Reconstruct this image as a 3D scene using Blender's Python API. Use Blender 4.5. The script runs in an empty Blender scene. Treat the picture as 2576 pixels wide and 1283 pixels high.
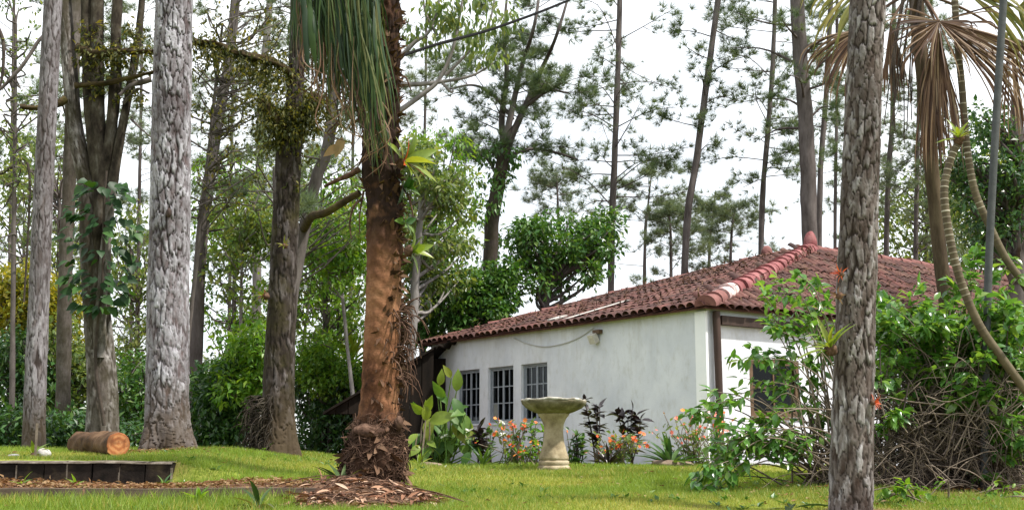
import bpy, math, random
import numpy as np
from mathutils import Vector, Matrix

# ------------------------------------------------------------------ camera, sky, sun, exposure
sc = bpy.context.scene
col = sc.collection
FPX, CX, CY, HOR = 3110.0, 1288.0, 641.5, 1145.0       # measuring scale of the photograph (2576 wide)
PITCH = math.atan((HOR - CY) / FPX)
CAMZ = 0.2
cam_d = bpy.data.cameras.new('camera')
cam_d.sensor_width = 36.0
cam_d.lens = 36.0 * FPX / 2576.0
cam_d.clip_end = 2000.0
cam = bpy.data.objects.new('camera', cam_d)
cam.location = (0, 0, CAMZ)
cam.rotation_euler = (math.radians(90) + PITCH, 0, 0)
col.objects.link(cam)
sc.camera = cam

SUN_DIR = Vector((0.58, -0.24, 1.05)).normalized()       # towards the sun
world = bpy.data.worlds.new('World')
sc.world = world
world.use_nodes = True
wn, wl = world.node_tree.nodes, world.node_tree.links
wn.clear()
w_out = wn.new('ShaderNodeOutputWorld')
w_bg = wn.new('ShaderNodeBackground')
w_sky = wn.new('ShaderNodeTexSky')
w_sky.sky_type = 'NISHITA'
w_sky.sun_disc = False
w_sky.sun_elevation = math.asin(SUN_DIR.z)
w_sky.sun_rotation = math.atan2(SUN_DIR.x, SUN_DIR.y)
w_sky.air_density = 1.2
w_sky.dust_density = 1.0
w_co = wn.new('ShaderNodeTexCoord')
w_no = wn.new('ShaderNodeTexNoise')
w_no.inputs['Scale'].default_value = 2.2
w_no.inputs['Detail'].default_value = 5.0
w_mr = wn.new('ShaderNodeMapRange')
w_mr.inputs['From Min'].default_value = 0.36
w_mr.inputs['From Max'].default_value = 0.62
w_mr.inputs['To Min'].default_value = 0.62
w_mr.inputs['To Max'].default_value = 0.98
w_mix = wn.new('ShaderNodeMix')
w_mix.data_type = 'RGBA'
w_mix.inputs[7].default_value = (16.0, 16.6, 17.2, 1)     # bright thin cloud
wl.new(w_co.outputs['Generated'], w_no.inputs['Vector'])
wl.new(w_no.outputs['Fac'], w_mr.inputs['Value'])
wl.new(w_mr.outputs['Result'], w_mix.inputs[0])
wl.new(w_sky.outputs['Color'], w_mix.inputs[6])
wl.new(w_mix.outputs[2], w_bg.inputs['Color'])
w_bg.inputs['Strength'].default_value = 0.068
wl.new(w_bg.outputs[0], w_out.inputs[0])

sun_d = bpy.data.lights.new('sun', 'SUN')
sun_d.energy = 4.8
sun_d.angle = math.radians(2.5)
sun_d.color = (1.0, 0.95, 0.86)
sun = bpy.data.objects.new('sun', sun_d)
sun.rotation_euler = SUN_DIR.to_track_quat('Z', 'Y').to_euler()
sun.location = (20, -10, 30)
col.objects.link(sun)

sc.view_settings.view_transform = 'Standard'
sc.view_settings.look = 'None'
sc.view_settings.gamma = 1.0
sc.view_settings.use_curve_mapping = False
sc.view_settings.exposure = 0.7
sc.render.engine = 'CYCLES'
sc.cycles.max_bounces = 6
sc.cycles.transparent_max_bounces = 8

# ------------------------------------------------------------------ helpers
rng = np.random.default_rng(11)


def at(px, py, Y):
    """World point at forward distance Y that the photograph shows at (px, py)."""
    X, Yc = (px - CX) / FPX, (CY - py) / FPX
    c, s = math.cos(PITCH), math.sin(PITCH)
    d = np.array([X, c - Yc * s, s + Yc * c])
    return d / d[1] * Y + np.array([0, 0, CAMZ])


def ppm(Y):
    """metres per photograph pixel at distance Y"""
    return Y / FPX


PA = ([-60, 0, 6, 8, 10, 10.94, 11.0, 11.9, 11.96, 12.1, 15, 18, 22, 40, 400],
      [-1.6, -1.5, -.55, -.36, -.25, -.19, -.085, -.065, -.05, .15, .245, .235, .2, .15, .15])
PB = ([-60, 0, 6, 8, 10, 10.94, 11.0, 11.5, 12.5, 14, 16, 20, 40, 400],
      [-1.6, -1.5, -.55, -.36, -.25, -.19, -.09, -.065, .03, .12, .155, .1, .1, .15])
PC = ([-60, 0, 6, 8, 10, 12, 14, 16, 18, 20, 26, 40, 400],
      [-1.6, -1.5, -.55, -.36, -.245, -.14, -.035, .03, .03, .0, .0, .1, .15])


def ground(x, y):
    x = np.asarray(x, float)
    y = np.asarray(y, float)
    a, b, c = np.interp(y, *PA), np.interp(y, *PB), np.interp(y, *PC)
    t1 = np.clip((x + 3.32) / 0.9, 0, 1)
    t2 = np.clip((x + 2.3) / 1.5, 0, 1)
    t2 = t2 * t2 * (3 - 2 * t2)
    z = a * (1 - t1) + b * t1
    z = z * (1 - t2) + c * t2
    bump = 0.012 * (np.sin(x * 2.3 + y * 1.1) + np.sin(y * 3.1 - x * 1.7 + 1.0))
    return z + bump * np.clip((y - 7) / 3, 0, 1)


class MB:
    """collects arrays of vertices and faces with two point attributes (rnd, crk)"""

    def __init__(self):
        self.v, self.f, self.a, self.b, self.n = [], [], [], [], 0

    def add(self, V, F, a=0.0, b=1.0):
        V = np.asarray(V, float).reshape(-1, 3)
        F = np.asarray(F, int)
        self.v.append(V)
        self.f.append(F + self.n)
        self.a.append(np.broadcast_to(np.asarray(a, float), (len(V),)))
        self.b.append(np.broadcast_to(np.asarray(b, float), (len(V),)))
        self.n += len(V)
        return self

    def mesh(self, name, mat, smooth=True, origin=None):
        V = np.concatenate(self.v)
        if origin is not None:
            V = V - np.asarray(origin)
        me = bpy.data.meshes.new(name)
        tot = np.concatenate([np.full(len(f), f.shape[1]) for f in self.f])
        loops = np.concatenate([f.ravel() for f in self.f])
        me.vertices.add(len(V))
        me.vertices.foreach_set('co', V.astype(np.float32).ravel())
        me.loops.add(len(loops))
        me.loops.foreach_set('vertex_index', loops.astype(np.int32))
        me.polygons.add(len(tot))
        st = np.concatenate([[0], np.cumsum(tot)[:-1]])
        me.polygons.foreach_set('loop_start', st.astype(np.int32))
        me.polygons.foreach_set('loop_total', tot.astype(np.int32))
        me.polygons.foreach_set('use_smooth', np.full(len(tot), bool(smooth)))
        for nm, arr in (('rnd', self.a), ('crk', self.b)):
            at_ = me.attributes.new(nm, 'FLOAT', 'POINT')
            at_.data.foreach_set('value', np.concatenate(arr).astype(np.float32))
        me.materials.append(mat)
        me.update(calc_edges=True)
        me.validate()
        return me


def link(name, data, parent=None, base=None):
    o = bpy.data.objects.new(name, data)
    col.objects.link(o)
    if parent is not None:
        o.parent = parent
    return o


def tag(o, label=None, cat=None, group=None, kind=None):
    if label:
        o['label'] = label
    if cat:
        o['category'] = cat
    if group:
        o['group'] = group
    if kind:
        o['kind'] = kind
    return o


def thing(name, loc, label, cat, group=None):
    e = bpy.data.objects.new(name, None)
    e.empty_display_size = 0.2
    col.objects.link(e)
    e.location = tuple(float(c) for c in loc)
    tag(e, label, cat, group)
    e['_w'] = [float(c) for c in loc]
    return e


def wpos(o):
    return np.array(o['_w']) if '_w' in o else np.zeros(3)


def part(mb, name, mat, parent, smooth=True, kind=None):
    """one mesh part given in world coordinates, child of parent"""
    me = mb.mesh(name, mat, smooth, wpos(parent))
    o = bpy.data.objects.new(name, me)
    col.objects.link(o)
    o.parent = parent
    o['_w'] = [float(c) for c in wpos(parent)]
    if kind:
        o['kind'] = kind
    return o


def solo(mb, name, mat, label, cat, smooth=True, group=None, kind=None):
    """a thing that is one mesh; origin at its lowest centre"""
    V = np.concatenate(mb.v)
    org = np.array([V[:, 0].mean(), V[:, 1].mean(), V[:, 2].min()])
    o = bpy.data.objects.new(name, mb.mesh(name, mat, smooth, org))
    o.location = tuple(org)
    col.objects.link(o)
    o['_w'] = [float(c) for c in org]
    tag(o, label, cat, group, kind)
    return o


def norm(v):
    v = np.asarray(v, float)
    return v / np.maximum(np.linalg.norm(v, axis=-1, keepdims=True), 1e-9)


def frames(d, up):
    """rotation matrices whose columns are x (width), y (= d, length), z (normal)"""
    y = norm(d)
    z = up - (up * y).sum(-1, keepdims=True) * y
    z = norm(z + 1e-6)
    x = np.cross(y, z)
    return np.stack([x, y, z], -1)


def place(mb, TV, TF, pos, R, s, rnd, wid=None):
    """many copies of a template in one mesh"""
    N, k = len(pos), len(TV)
    s = np.broadcast_to(np.asarray(s, float), (N,))
    T = np.broadcast_to(TV, (N, k, 3)).copy()
    if wid is not None:
        T[:, :, 0] *= np.asarray(wid)[:, None]
    V = np.einsum('nij,nkj->nki', R, T) * s[:, None, None] + pos[:, None, :]
    F = (TF[None] + (np.arange(N) * k)[:, None, None]).reshape(-1, TF.shape[1])
    mb.add(V.reshape(-1, 3), F, np.repeat(rnd, k))


def piece_parts(parent, name, mesh, pos, R, s, limit, mat, TV, TF, cam_sort=True):
    """the pieces nearest to the viewer as single objects sharing one mesh, the rest as one joined part"""
    N = len(pos)
    s = np.broadcast_to(np.asarray(s, float), (N,))
    order = np.argsort(np.linalg.norm(pos - np.array([0, 0, CAMZ]), axis=1) / s) if cam_sort else np.arange(N)
    org = wpos(parent)
    for i in order[:limit]:
        o = bpy.data.objects.new(name, mesh)
        col.objects.link(o)
        o.parent = parent
        M = Matrix((Vector(R[i][0]) * s[i], Vector(R[i][1]) * s[i], Vector(R[i][2]) * s[i])).to_4x4()
        M.translation = Vector(pos[i] - org)
        o.matrix_local = M
    rest = order[limit:]
    if len(rest):
        mb = MB()
        place(mb, TV, TF, pos[rest], R[rest], s[rest], rng.random(len(rest)))
        part(mb, name + '_mass', mat, parent, kind='stuff')


def catmull(P, n):
    P = np.asarray(P, float)
    k = len(P)
    if k == 2:
        t = np.linspace(0, 1, n)[:, None]
        return P[0] * (1 - t) + P[1] * t
    E = np.vstack([2 * P[0] - P[1], P, 2 * P[-1] - P[-2]])
    u = np.linspace(0, k - 1 - 1e-9, n)
    i = u.astype(int)
    t = (u - i)[:, None]
    p0, p1, p2, p3 = E[i], E[i + 1], E[i + 2], E[i + 3]
    return 0.5 * (2 * p1 + (p2 - p0) * t + (2 * p0 - 5 * p1 + 4 * p2 - p3) * t * t + (3 * p1 - p0 - 3 * p2 + p3) * t ** 3)


def sweep(P, R, nu, disp=None):
    """tube along P (n,3) with radii R (n,); disp(theta, s) -> radial offset. returns V, F"""
    P = np.asarray(P, float)
    n = len(P)
    T = norm(np.gradient(P, axis=0))
    ref = np.array([0.0, -1.0, 0.0]) if abs(T[:, 1]).mean() < 0.8 else np.array([1.0, 0, 0])
    A = norm(np.cross(T, ref))
    B = np.cross(A, T)
    th = np.linspace(0, 2 * np.pi, nu, endpoint=False)
    r = np.broadcast_to(np.asarray(R, float), (n,))[:, None] * np.ones((1, nu))
    if disp is not None:
        sl = np.concatenate([[0], np.cumsum(np.linalg.norm(np.diff(P, axis=0), axis=1))])
        r = r + disp(th[None, :] + 0 * sl[:, None], sl[:, None] + 0 * th[None, :])
    V = P[:, None] + (A[:, None] * np.cos(th)[None, :, None] + B[:, None] * np.sin(th)[None, :, None]) * r[:, :, None]
    i, j = np.meshgrid(np.arange(n - 1), np.arange(nu), indexing='ij')
    j2 = (j + 1) % nu
    F = np.stack([i * nu + j, i * nu + j2, (i + 1) * nu + j2, (i + 1) * nu + j], -1).reshape(-1, 4)
    return V.reshape(-1, 3), F


def add_tube(mb, pts, r0, r1, nu=6, n=None, a=0.0, b=1.0):
    n = n or max(3, 3 * len(pts))
    P = catmull(pts, n)
    V, F = sweep(P, np.linspace(r0, r1, n), nu)
    mb.add(V, F, a, b)


def add_box(mb, c, ax, ay, az, hx, hy, hz, a=0.0):
    c = np.asarray(c, float)
    ax, ay, az = (np.asarray(q, float) for q in (ax, ay, az))
    S = np.array([[-1, -1, -1], [1, -1, -1], [1, 1, -1], [-1, 1, -1], [-1, -1, 1], [1, -1, 1], [1, 1, 1], [-1, 1, 1]])
    V = c + S[:, :1] * hx * ax + S[:, 1:2] * hy * ay + S[:, 2:] * hz * az
    F = np.array([[0, 3, 2, 1], [4, 5, 6, 7], [0, 1, 5, 4], [1, 2, 6, 5], [2, 3, 7, 6], [3, 0, 4, 7]])
    mb.add(V, F, a)


def fnoise(x, y, seed, octaves=4, f=1.0):
    g = np.random.default_rng(seed)
    o = 0.0
    amp = 1.0
    for k in range(octaves):
        for m in range(3):
            ang, ph = g.random() * 6.283, g.random() * 6.283
            o = o + amp * np.sin(f * (x * np.cos(ang) + y * np.sin(ang)) + ph) / 3
        f *= 2.0
        amp *= 0.55
    return o


def bark_cells(th, s, ncell, ch, seed):
    """Voronoi plates over a trunk: distance to the plate edge and a number per plate"""
    rg = np.random.default_rng(seed)
    J = rg.random((ncell, 600, 3))
    a = th / (2 * np.pi) * ncell + 0.22 * np.sin(s * 5.1 + th * 2) + 0.15 * np.sin(s * 13.0 + th * 3)
    b = s / ch + 0.25 * np.sin(th * 5 + s * 3)
    ia, ib = np.floor(a).astype(int), np.floor(b).astype(int)
    F1 = np.full(a.shape, 9.0)
    F2 = np.full(a.shape, 9.0)
    ID = np.zeros(a.shape)
    for da in (-1, 0, 1):
        for db in (-1, 0, 1):
            ca, cb = ia + da, ib + db
            j = J[ca % ncell, cb % 600]
            d = np.hypot((ca + 0.15 + 0.7 * j[..., 0] - a), (cb + 0.1 + 0.8 * j[..., 1] - b) * 1.15)
            m = d < F1
            F2 = np.where(m, F1, np.minimum(F2, d))
            ID = np.where(m, j[..., 2], ID)
            F1 = np.where(m, d, F1)
    return F2 - F1, ID


def bark_trunk(mb, pts, radii, nu, nv, ncell, ch, depth, seed, flare=None):
    P = catmull(pts, nv)
    R = catmull(np.asarray(radii, float)[:, None], nv)[:, 0]
    sl = np.concatenate([[0], np.cumsum(np.linalg.norm(np.diff(P, axis=0), axis=1))])
    th = np.linspace(0, 2 * np.pi, nu, endpoint=False)
    TH, SL = np.meshgrid(th, sl)
    jag = .085 * fnoise(TH * ncell * .55, SL / ch * 2.2, seed + 60, 4, 2.0)
    E, ID = bark_cells(TH + jag * 6.283 / ncell, SL + .32 * ch * fnoise(TH * ncell * .5, SL / ch * 1.7, seed + 61, 4, 1.6), ncell, ch, seed)
    wv = 0.5 + 0.5 * fnoise(TH * 3, SL * 7, seed + 2)
    e = np.clip((E - 0.05 * wv) / (0.06 + 0.22 * np.clip(wv, 0, 1)), 0, 1)
    e = e * e * (3 - 2 * e)
    calm = np.clip(fnoise(TH * 1.0, SL * 1.1, seed + 70, 3) * 1.6 - .35, 0, 1) * .4
    e = e + (1 - e) * calm
    E2, ID2 = bark_cells(TH + jag * 9 / ncell, SL + .3 * ch * fnoise(TH * ncell, SL / ch * 3, seed + 62, 3), int(ncell * 1.7), ch * .5, seed + 31)
    e2 = np.clip(E2 / 0.16, 0, 1) ** .7
    ID = np.clip(ID * .55 + ID2 * .45 + .16 * fnoise(TH * ncell * .8, SL * 22, seed + 4, 2), 0, 1)
    off = depth * (e - 1) + depth * 0.9 * (ID - 0.5) * e + depth * .28 * (e2 - 1) * e
    e = e * (.72 + .28 * e2)
    off = off + 0.02 * R[:, None] * fnoise(TH * 2, SL * 3, seed + 5)
    if flare:
        hgt, amt, lob = flare
        fl = np.clip(1 - SL / hgt, 0, 1) ** 2
        off = off + amt * fl * (0.55 + 0.45 * np.sin(TH * lob + seed)) + amt * 0.12 * fl * fnoise(TH * 6, SL * 8, seed + 9)
    V, F = sweep(P, R, nu, lambda t, s: off)
    mb.add(V, F, ID.ravel(), e.ravel())
    return P, R


# ------------------------------------------------------------------ materials
def new_mat(name):
    m = bpy.data.materials.new(name)
    m.use_nodes = True
    nt = m.node_tree
    nt.nodes.clear()
    out = nt.nodes.new('ShaderNodeOutputMaterial')
    return m, nt, out


def N(nt, typ, **kw):
    n = nt.nodes.new(typ)
    for k, v in kw.items():
        if k in n.inputs.keys():
            n.inputs[k].default_value = v
        else:
            setattr(n, k, v)
    return n


def ramp(nt, stops, src):
    r = nt.nodes.new('ShaderNodeValToRGB')
    el = r.color_ramp.elements
    while len(el) < len(stops):
        el.new(0.5)
    for e, (p, c) in zip(el, stops):
        e.position = p
        e.color = (c[0], c[1], c[2], 1)
    nt.links.new(src, r.inputs[0])
    return r.outputs[0]


def tri_ramp(cols):
    return [(i / max(1, len(cols) - 1), c) for i, c in enumerate(cols)]


def mixrgb(nt, fac, a, b, blend='MIX'):
    m = nt.nodes.new('ShaderNodeMix')
    m.data_type = 'RGBA'
    m.blend_type = blend
    for sock, val in ((m.inputs[0], fac), (m.inputs[6], a), (m.inputs[7], b)):
        if hasattr(val, 'is_linked'):
            nt.links.new(val, sock)
        elif isinstance(val, (int, float)):
            sock.default_value = val
        else:
            sock.default_value = (val[0], val[1], val[2], 1)
    return m.outputs[2]


def noise(nt, scale, detail=4, vec='Object', rough=0.6, stretch=None):
    tc = N(nt, 'ShaderNodeTexCoord')
    src = tc.outputs[vec]
    if stretch:
        mp = N(nt, 'ShaderNodeMapping')
        mp.inputs['Scale'].default_value = stretch
        nt.links.new(src, mp.inputs[0])
        src = mp.outputs[0]
    n = N(nt, 'ShaderNodeTexNoise', Scale=scale, Detail=detail, Roughness=rough)
    nt.links.new(src, n.inputs['Vector'])
    return n.outputs['Fac']


def attr(nt, name):
    a = N(nt, 'ShaderNodeAttribute')
    a.attribute_name = name
    return a.outputs['Fac']


def piece_random(nt):
    """a number of its own for every leaf or tile, joined or single"""
    oi = N(nt, 'ShaderNodeObjectInfo')
    m = N(nt, 'ShaderNodeMath', operation='ADD')
    nt.links.new(attr(nt, 'rnd'), m.inputs[0])
    nt.links.new(oi.outputs['Random'], m.inputs[1])
    f = N(nt, 'ShaderNodeMath', operation='FRACT')
    nt.links.new(m.outputs[0], f.inputs[0])
    return f.outputs[0]


def principled(nt, colr, rough=0.7, spec=0.4, bump=None, bdist=0.01, bstr=0.6, metal=0.0):
    p = N(nt, 'ShaderNodeBsdfPrincipled', Roughness=rough, Metallic=metal)
    p.inputs['Specular IOR Level'].default_value = spec
    if hasattr(colr, 'is_linked'):
        nt.links.new(colr, p.inputs['Base Color'])
    else:
        p.inputs['Base Color'].default_value = (colr[0], colr[1], colr[2], 1)
    if bump is not None:
        b = N(nt, 'ShaderNodeBump', Strength=bstr, Distance=bdist)
        nt.links.new(bump, b.inputs['Height'])
        nt.links.new(b.outputs[0], p.inputs['Normal'])
    return p


def leaf_mat(name, cols, rough=0.4, trans=0.35, spec=0.5, tint=(1.5, 1.35, 0.6)):
    m, nt, out = new_mat(name)
    v = piece_random(nt)
    c = ramp(nt, tri_ramp(cols), v)
    n = noise(nt, 9.0, 3)
    c2 = mixrgb(nt, 0.35, c, ramp(nt, [(0.3, (0.55, 0.55, 0.5)), (0.7, (1.3, 1.3, 1.2))], n), 'MULTIPLY')
    p = principled(nt, c2, rough, spec)
    t = N(nt, 'ShaderNodeBsdfTranslucent')
    nt.links.new(mixrgb(nt, 1.0, c2, tint, 'MULTIPLY'), t.inputs[0])
    mx = N(nt, 'ShaderNodeMixShader')
    mx.inputs[0].default_value = trans
    nt.links.new(p.outputs[0], mx.inputs[1])
    nt.links.new(t.outputs[0], mx.inputs[2])
    nt.links.new(mx.outputs[0], out.inputs[0])
    return m


def rough_mat(name, cols, scale=5.0, rough=0.85, spec=0.25, bscale=None, bdist=0.01, stretch=None, detail=5, own=False, vec='Object', lo=0.3, hi=0.7):
    m, nt, out = new_mat(name)
    n = noise(nt, scale, detail, vec, 0.65, stretch)
    stops = [(lo + (hi - lo) * i / max(1, len(cols) - 1), c) for i, c in enumerate(cols)]
    c = ramp(nt, stops, n)
    if own:
        c = mixrgb(nt, 0.8, c, ramp(nt, [(0, (0.6, 0.6, 0.6)), (1, (1.35, 1.3, 1.25))], piece_random(nt)), 'MULTIPLY')
    b = noise(nt, bscale or scale * 3, 5, vec, 0.7, stretch)
    p = principled(nt, c, rough, spec, b, bdist)
    nt.links.new(p.outputs[0], out.inputs[0])
    return m


def bark_mat(name, plate, crack, moss=None, moss_amt=0.0, foot=None):
    """bark: plate colours by plate, crevice colour in the joints"""
    m, nt, out = new_mat(name)
    pc = ramp(nt, tri_ramp(plate), attr(nt, 'rnd'))
    n = noise(nt, 26.0, 6, 'Object', 0.75, (1, 1, 0.28))
    pc = mixrgb(nt, 0.9, pc, ramp(nt, [(0.32, (0.45, 0.40, 0.39)), (0.5, (.95, .93, .93)), (0.68, (1.45, 1.43, 1.45))], n), 'MULTIPLY')
    c = mixrgb(nt, attr(nt, 'crk'), crack, pc)
    big = noise(nt, 1.6, 4, 'Object', 0.6, (1, 1, 0.5))
    c = mixrgb(nt, ramp(nt, [(0.46, (0, 0, 0)), (0.66, (0.75, 0.75, 0.75))], big), c, [q * 1.3 for q in crack])
    lic = noise(nt, 3.4, 6, 'Object', 0.75, (1, 1, 0.6))
    c = mixrgb(nt, ramp(nt, [(0.58, (0, 0, 0)), (0.72, (0.25, 0.25, 0.25))], lic), c, [min(.6, q * 1.25 + .02) for q in plate[-1]])
    if moss:
        mo = noise(nt, 2.6, 5, 'Object', 0.7)
        c = mixrgb(nt, ramp(nt, [(0.55 - moss_amt * 0.3, (0, 0, 0)), (0.75 - moss_amt * 0.3, (0.8, 0.8, 0.8))], mo), c, moss)
    if foot:                                    # soil and moss that creep up from the ground
        tc = N(nt, 'ShaderNodeTexCoord')
        sp = N(nt, 'ShaderNodeSeparateXYZ')
        nt.links.new(tc.outputs['Object'], sp.inputs[0])
        ad = N(nt, 'ShaderNodeMath', operation='MULTIPLY_ADD')
        ad.inputs[1].default_value = -0.9
        nt.links.new(noise(nt, 4.0, 5), ad.inputs[0])
        nt.links.new(sp.outputs['Z'], ad.inputs[2])
        c = mixrgb(nt, ramp(nt, [(0.0, (.78, .78, .78)), (foot * 1.3, (0, 0, 0))], ad.outputs[0]), c, (.062, .044, .026))
    b = noise(nt, 60.0, 4)
    p = principled(nt, c, 0.9, 0.2, b, 0.004)
    nt.links.new(p.outputs[0], out.inputs[0])
    return m


M = {}
M['pine_bark'] = bark_mat('pine bark', [(.095, .070, .072), (.24, .23, .252), (.40, .40, .44)], (.018, .011, .010), foot=.5)
M['right_bark'] = bark_mat('weathered pine bark', [(.042, .027, .021), (.125, .104, .096), (.31, .295, .30)], (.016, .010, .007))
M['dark_bark'] = bark_mat('dark bark', [(.016, .011, .009), (.038, .029, .024), (.13, .115, .115)], (.009, .006, .004), (.040, .034, .012), .30, .5)
M['slim_bark'] = bark_mat('slim pine bark', [(.13, .11, .11), (.17, .158, .17), (.235, .225, .24)], (.030, .022, .020), foot=.4)
M['pale_bark'] = bark_mat('lichen bark', [(.055, .044, .037), (.115, .10, .09), (.30, .285, .28)], (.022, .016, .011), (.035, .030, .014), .40)
M['far_bark'] = rough_mat('far bark', [(.045, .036, .033), (.13, .112, .106)], 6, .9, .15, 20, .01, (1, 1, .3))
M['far_grey'] = rough_mat('far grey bark', [(.10, .09, .085), (.24, .22, .21)], 6, .9, .15, 20, .01, (1, 1, .3))
M['limb_moss'] = rough_mat('mossy limb', [(.022, .017, .010), (.05, .036, .018), (.08, .068, .024)], 5, .95, .1, 30, .02)
M['twig'] = rough_mat('twig', [(.10, .075, .055), (.22, .18, .14)], 8, .8, .2)
M['twig_dark'] = rough_mat('dark twig', [(.03, .022, .018), (.07, .055, .045)], 8, .85, .2)
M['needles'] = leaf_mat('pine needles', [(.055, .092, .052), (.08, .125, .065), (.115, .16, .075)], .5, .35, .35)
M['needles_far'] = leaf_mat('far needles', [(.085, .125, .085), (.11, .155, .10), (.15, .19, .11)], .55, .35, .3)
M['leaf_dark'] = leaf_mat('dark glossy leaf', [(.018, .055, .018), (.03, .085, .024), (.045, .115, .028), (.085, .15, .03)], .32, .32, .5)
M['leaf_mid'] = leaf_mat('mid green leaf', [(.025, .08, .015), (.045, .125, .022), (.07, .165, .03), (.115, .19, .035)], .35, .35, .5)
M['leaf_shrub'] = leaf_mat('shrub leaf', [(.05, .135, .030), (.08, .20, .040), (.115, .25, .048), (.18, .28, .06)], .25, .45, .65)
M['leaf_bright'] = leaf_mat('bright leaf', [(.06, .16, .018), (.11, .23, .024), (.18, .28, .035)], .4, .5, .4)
M['leaf_pale'] = leaf_mat('pale leaf', [(.06, .105, .035), (.095, .155, .048), (.14, .20, .06), (.20, .23, .065)], .5, .5, .35)
M['leaf_olive'] = leaf_mat('olive leaf', [(.022, .032, .010), (.045, .055, .015), (.085, .09, .02), (.17, .15, .025)], .55, .4, .3)
M['leaf_yellow'] = leaf_mat('yellow leaf', [(.09, .13, .02), (.20, .20, .02), (.32, .27, .02)], .45, .45, .35)
M['leaf_purple'] = leaf_mat('purple leaf', [(.012, .008, .010), (.022, .014, .016), (.035, .028, .022)], .35, .1, .5, (1.4, .8, .8))
M['leaf_vine'] = leaf_mat('vine leaf', [(.010, .034, .010), (.018, .058, .014), (.045, .11, .02)], .5, .25, .3)
M['strap'] = leaf_mat('strap leaf', [(.010, .025, .011), (.020, .048, .015), (.05, .09, .022), (.13, .13, .045)], .55, .25, .28)
M['dead_leaf'] = leaf_mat('dead leaf', [(.09, .045, .02), (.17, .085, .04), (.26, .16, .08), (.30, .22, .13)], .7, .25, .2, (1.2, 1, .7))
M['palm_dead'] = leaf_mat('dead frond', [(.035, .016, .010), (.085, .042, .024), (.14, .08, .047), (.28, .20, .13)], .6, .2, .3, (1.3, 1.0, .7))
M['palm_green'] = leaf_mat('fading frond', [(.10, .12, .03), (.17, .17, .04), (.22, .19, .05)], .5, .4, .3)
M['flower'] = leaf_mat('orange flower', [(.75, .10, .03), (.85, .18, .05), (.80, .30, .06)], .5, .3, .3, (1.1, .9, .8))
M['flower_pink'] = leaf_mat('coral flower', [(.80, .16, .10), (.85, .25, .17)], .5, .3, .3, (1.1, .9, .8))
M['flower_white'] = leaf_mat('white flower', [(.75, .75, .70), (.85, .84, .78)], .5, .3, .3, (1, 1, 1))
M['brom'] = leaf_mat('bromeliad leaf', [(.10, .17, .02), (.17, .24, .03), (.24, .27, .04)], .35, .4, .45)
M['brom_red'] = leaf_mat('red bract', [(.45, .05, .02), (.55, .12, .03)], .4, .3, .4, (1.1, .9, .8))
M['grass'] = leaf_mat('grass blade', [(.125, .195, .03), (.19, .28, .04), (.265, .325, .052), (.34, .31, .09)], .5, .4, .3)

M['plaster'], nt, out = new_mat('white plaster')
big = noise(nt, 1.3, 5, 'Object', 0.65)
fine = noise(nt, 9.0, 6, 'Object', 0.7, (1, 1, 0.5))
c = ramp(nt, [(0.3, (.53, .55, .61)), (0.6, (.66, .675, .72))], big)
c = mixrgb(nt, ramp(nt, [(0.50, (0, 0, 0)), (0.72, (.6, .6, .6))], fine), c, (.46, .46, .45))
geo = N(nt, 'ShaderNodeNewGeometry')
sep = N(nt, 'ShaderNodeSeparateXYZ')
nt.links.new(geo.outputs['Position'], sep.inputs[0])
add = N(nt, 'ShaderNodeMath', operation='MULTIPLY_ADD')
add.inputs[1].default_value = 0.55
nt.links.new(noise(nt, 3.0, 5), add.inputs[0])
nt.links.new(sep.outputs['Z'], add.inputs[2])
splash = ramp(nt, [(0.25, (.75, .75, .75)), (0.62, (0, 0, 0))], add.outputs[0])     # soil splash at the foot of the wall
c = mixrgb(nt, splash, c, (.40, .42, .46))
strk = noise(nt, 2.2, 6, 'Object', .75, (1.3, 1.3, .10))                               # rain streaks below the eave
hi_ = N(nt, 'ShaderNodeMapRange')
hi_.inputs['From Min'].default_value = 1.2
hi_.inputs['From Max'].default_value = 2.6
nt.links.new(sep.outputs['Z'], hi_.inputs['Value'])
sm = N(nt, 'ShaderNodeMath', operation='MULTIPLY')
nt.links.new(hi_.outputs[0], sm.inputs[0])
nt.links.new(ramp(nt, [(0.50, (0, 0, 0)), (0.72, (.5, .5, .5))], strk), sm.inputs[1])
c = mixrgb(nt, sm.outputs[0], c, (.36, .34, .29))
pt = noise(nt, .8, 3, 'Object', .5)
c = mixrgb(nt, ramp(nt, [(0.56, (0, 0, 0)), (0.575, (.35, .35, .35))], pt), c, (.60, .62, .66))   # patched paint
nt.links.new(principled(nt, c, .85, .2, noise(nt, 45, 5), .004).outputs[0], out.inputs[0])

M['paint_white'] = rough_mat('fresh white paint', [(.78, .79, .81), (.84, .84, .85)], 3, .6, .3, 30, .002)
M['timber_dark'] = rough_mat('dark timber', [(.022, .013, .010), (.055, .032, .024)], 6, .7, .3, 30, .004, (1, 1, .2))
M['shed_black'] = rough_mat('black brown timber', [(.006, .005, .004), (.018, .013, .010)], 6, .9, .1, 30, .004, (1, 1, .2))  # plain near-black brown timber colour for the shed
M['scale'] = leaf_mat('dry leaf base', [(.030, .016, .010), (.085, .046, .028), (.17, .105, .07)], .9, .05, .15)
M['leaf_paddle'] = leaf_mat('paddle leaf', [(.035, .095, .014), (.06, .14, .02), (.10, .18, .028), (.19, .21, .035)], .5, .35, .3)
M['frame_brown'] = rough_mat('brown frame', [(.07, .04, .022), (.13, .08, .045)], 9, .6, .3)
M['frame_grey'] = rough_mat('grey frame', [(.20, .225, .26), (.29, .315, .35)], 9, .55, .35, 40, .001)
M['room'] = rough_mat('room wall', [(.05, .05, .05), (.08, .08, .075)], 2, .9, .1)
M['curtain'] = rough_mat('curtain', [(.16, .16, .18), (.30, .30, .33)], 9, .9, .1, 20, .01, (6, 6, .2))
M['tile'], nt, out = new_mat('clay tile')
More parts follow.
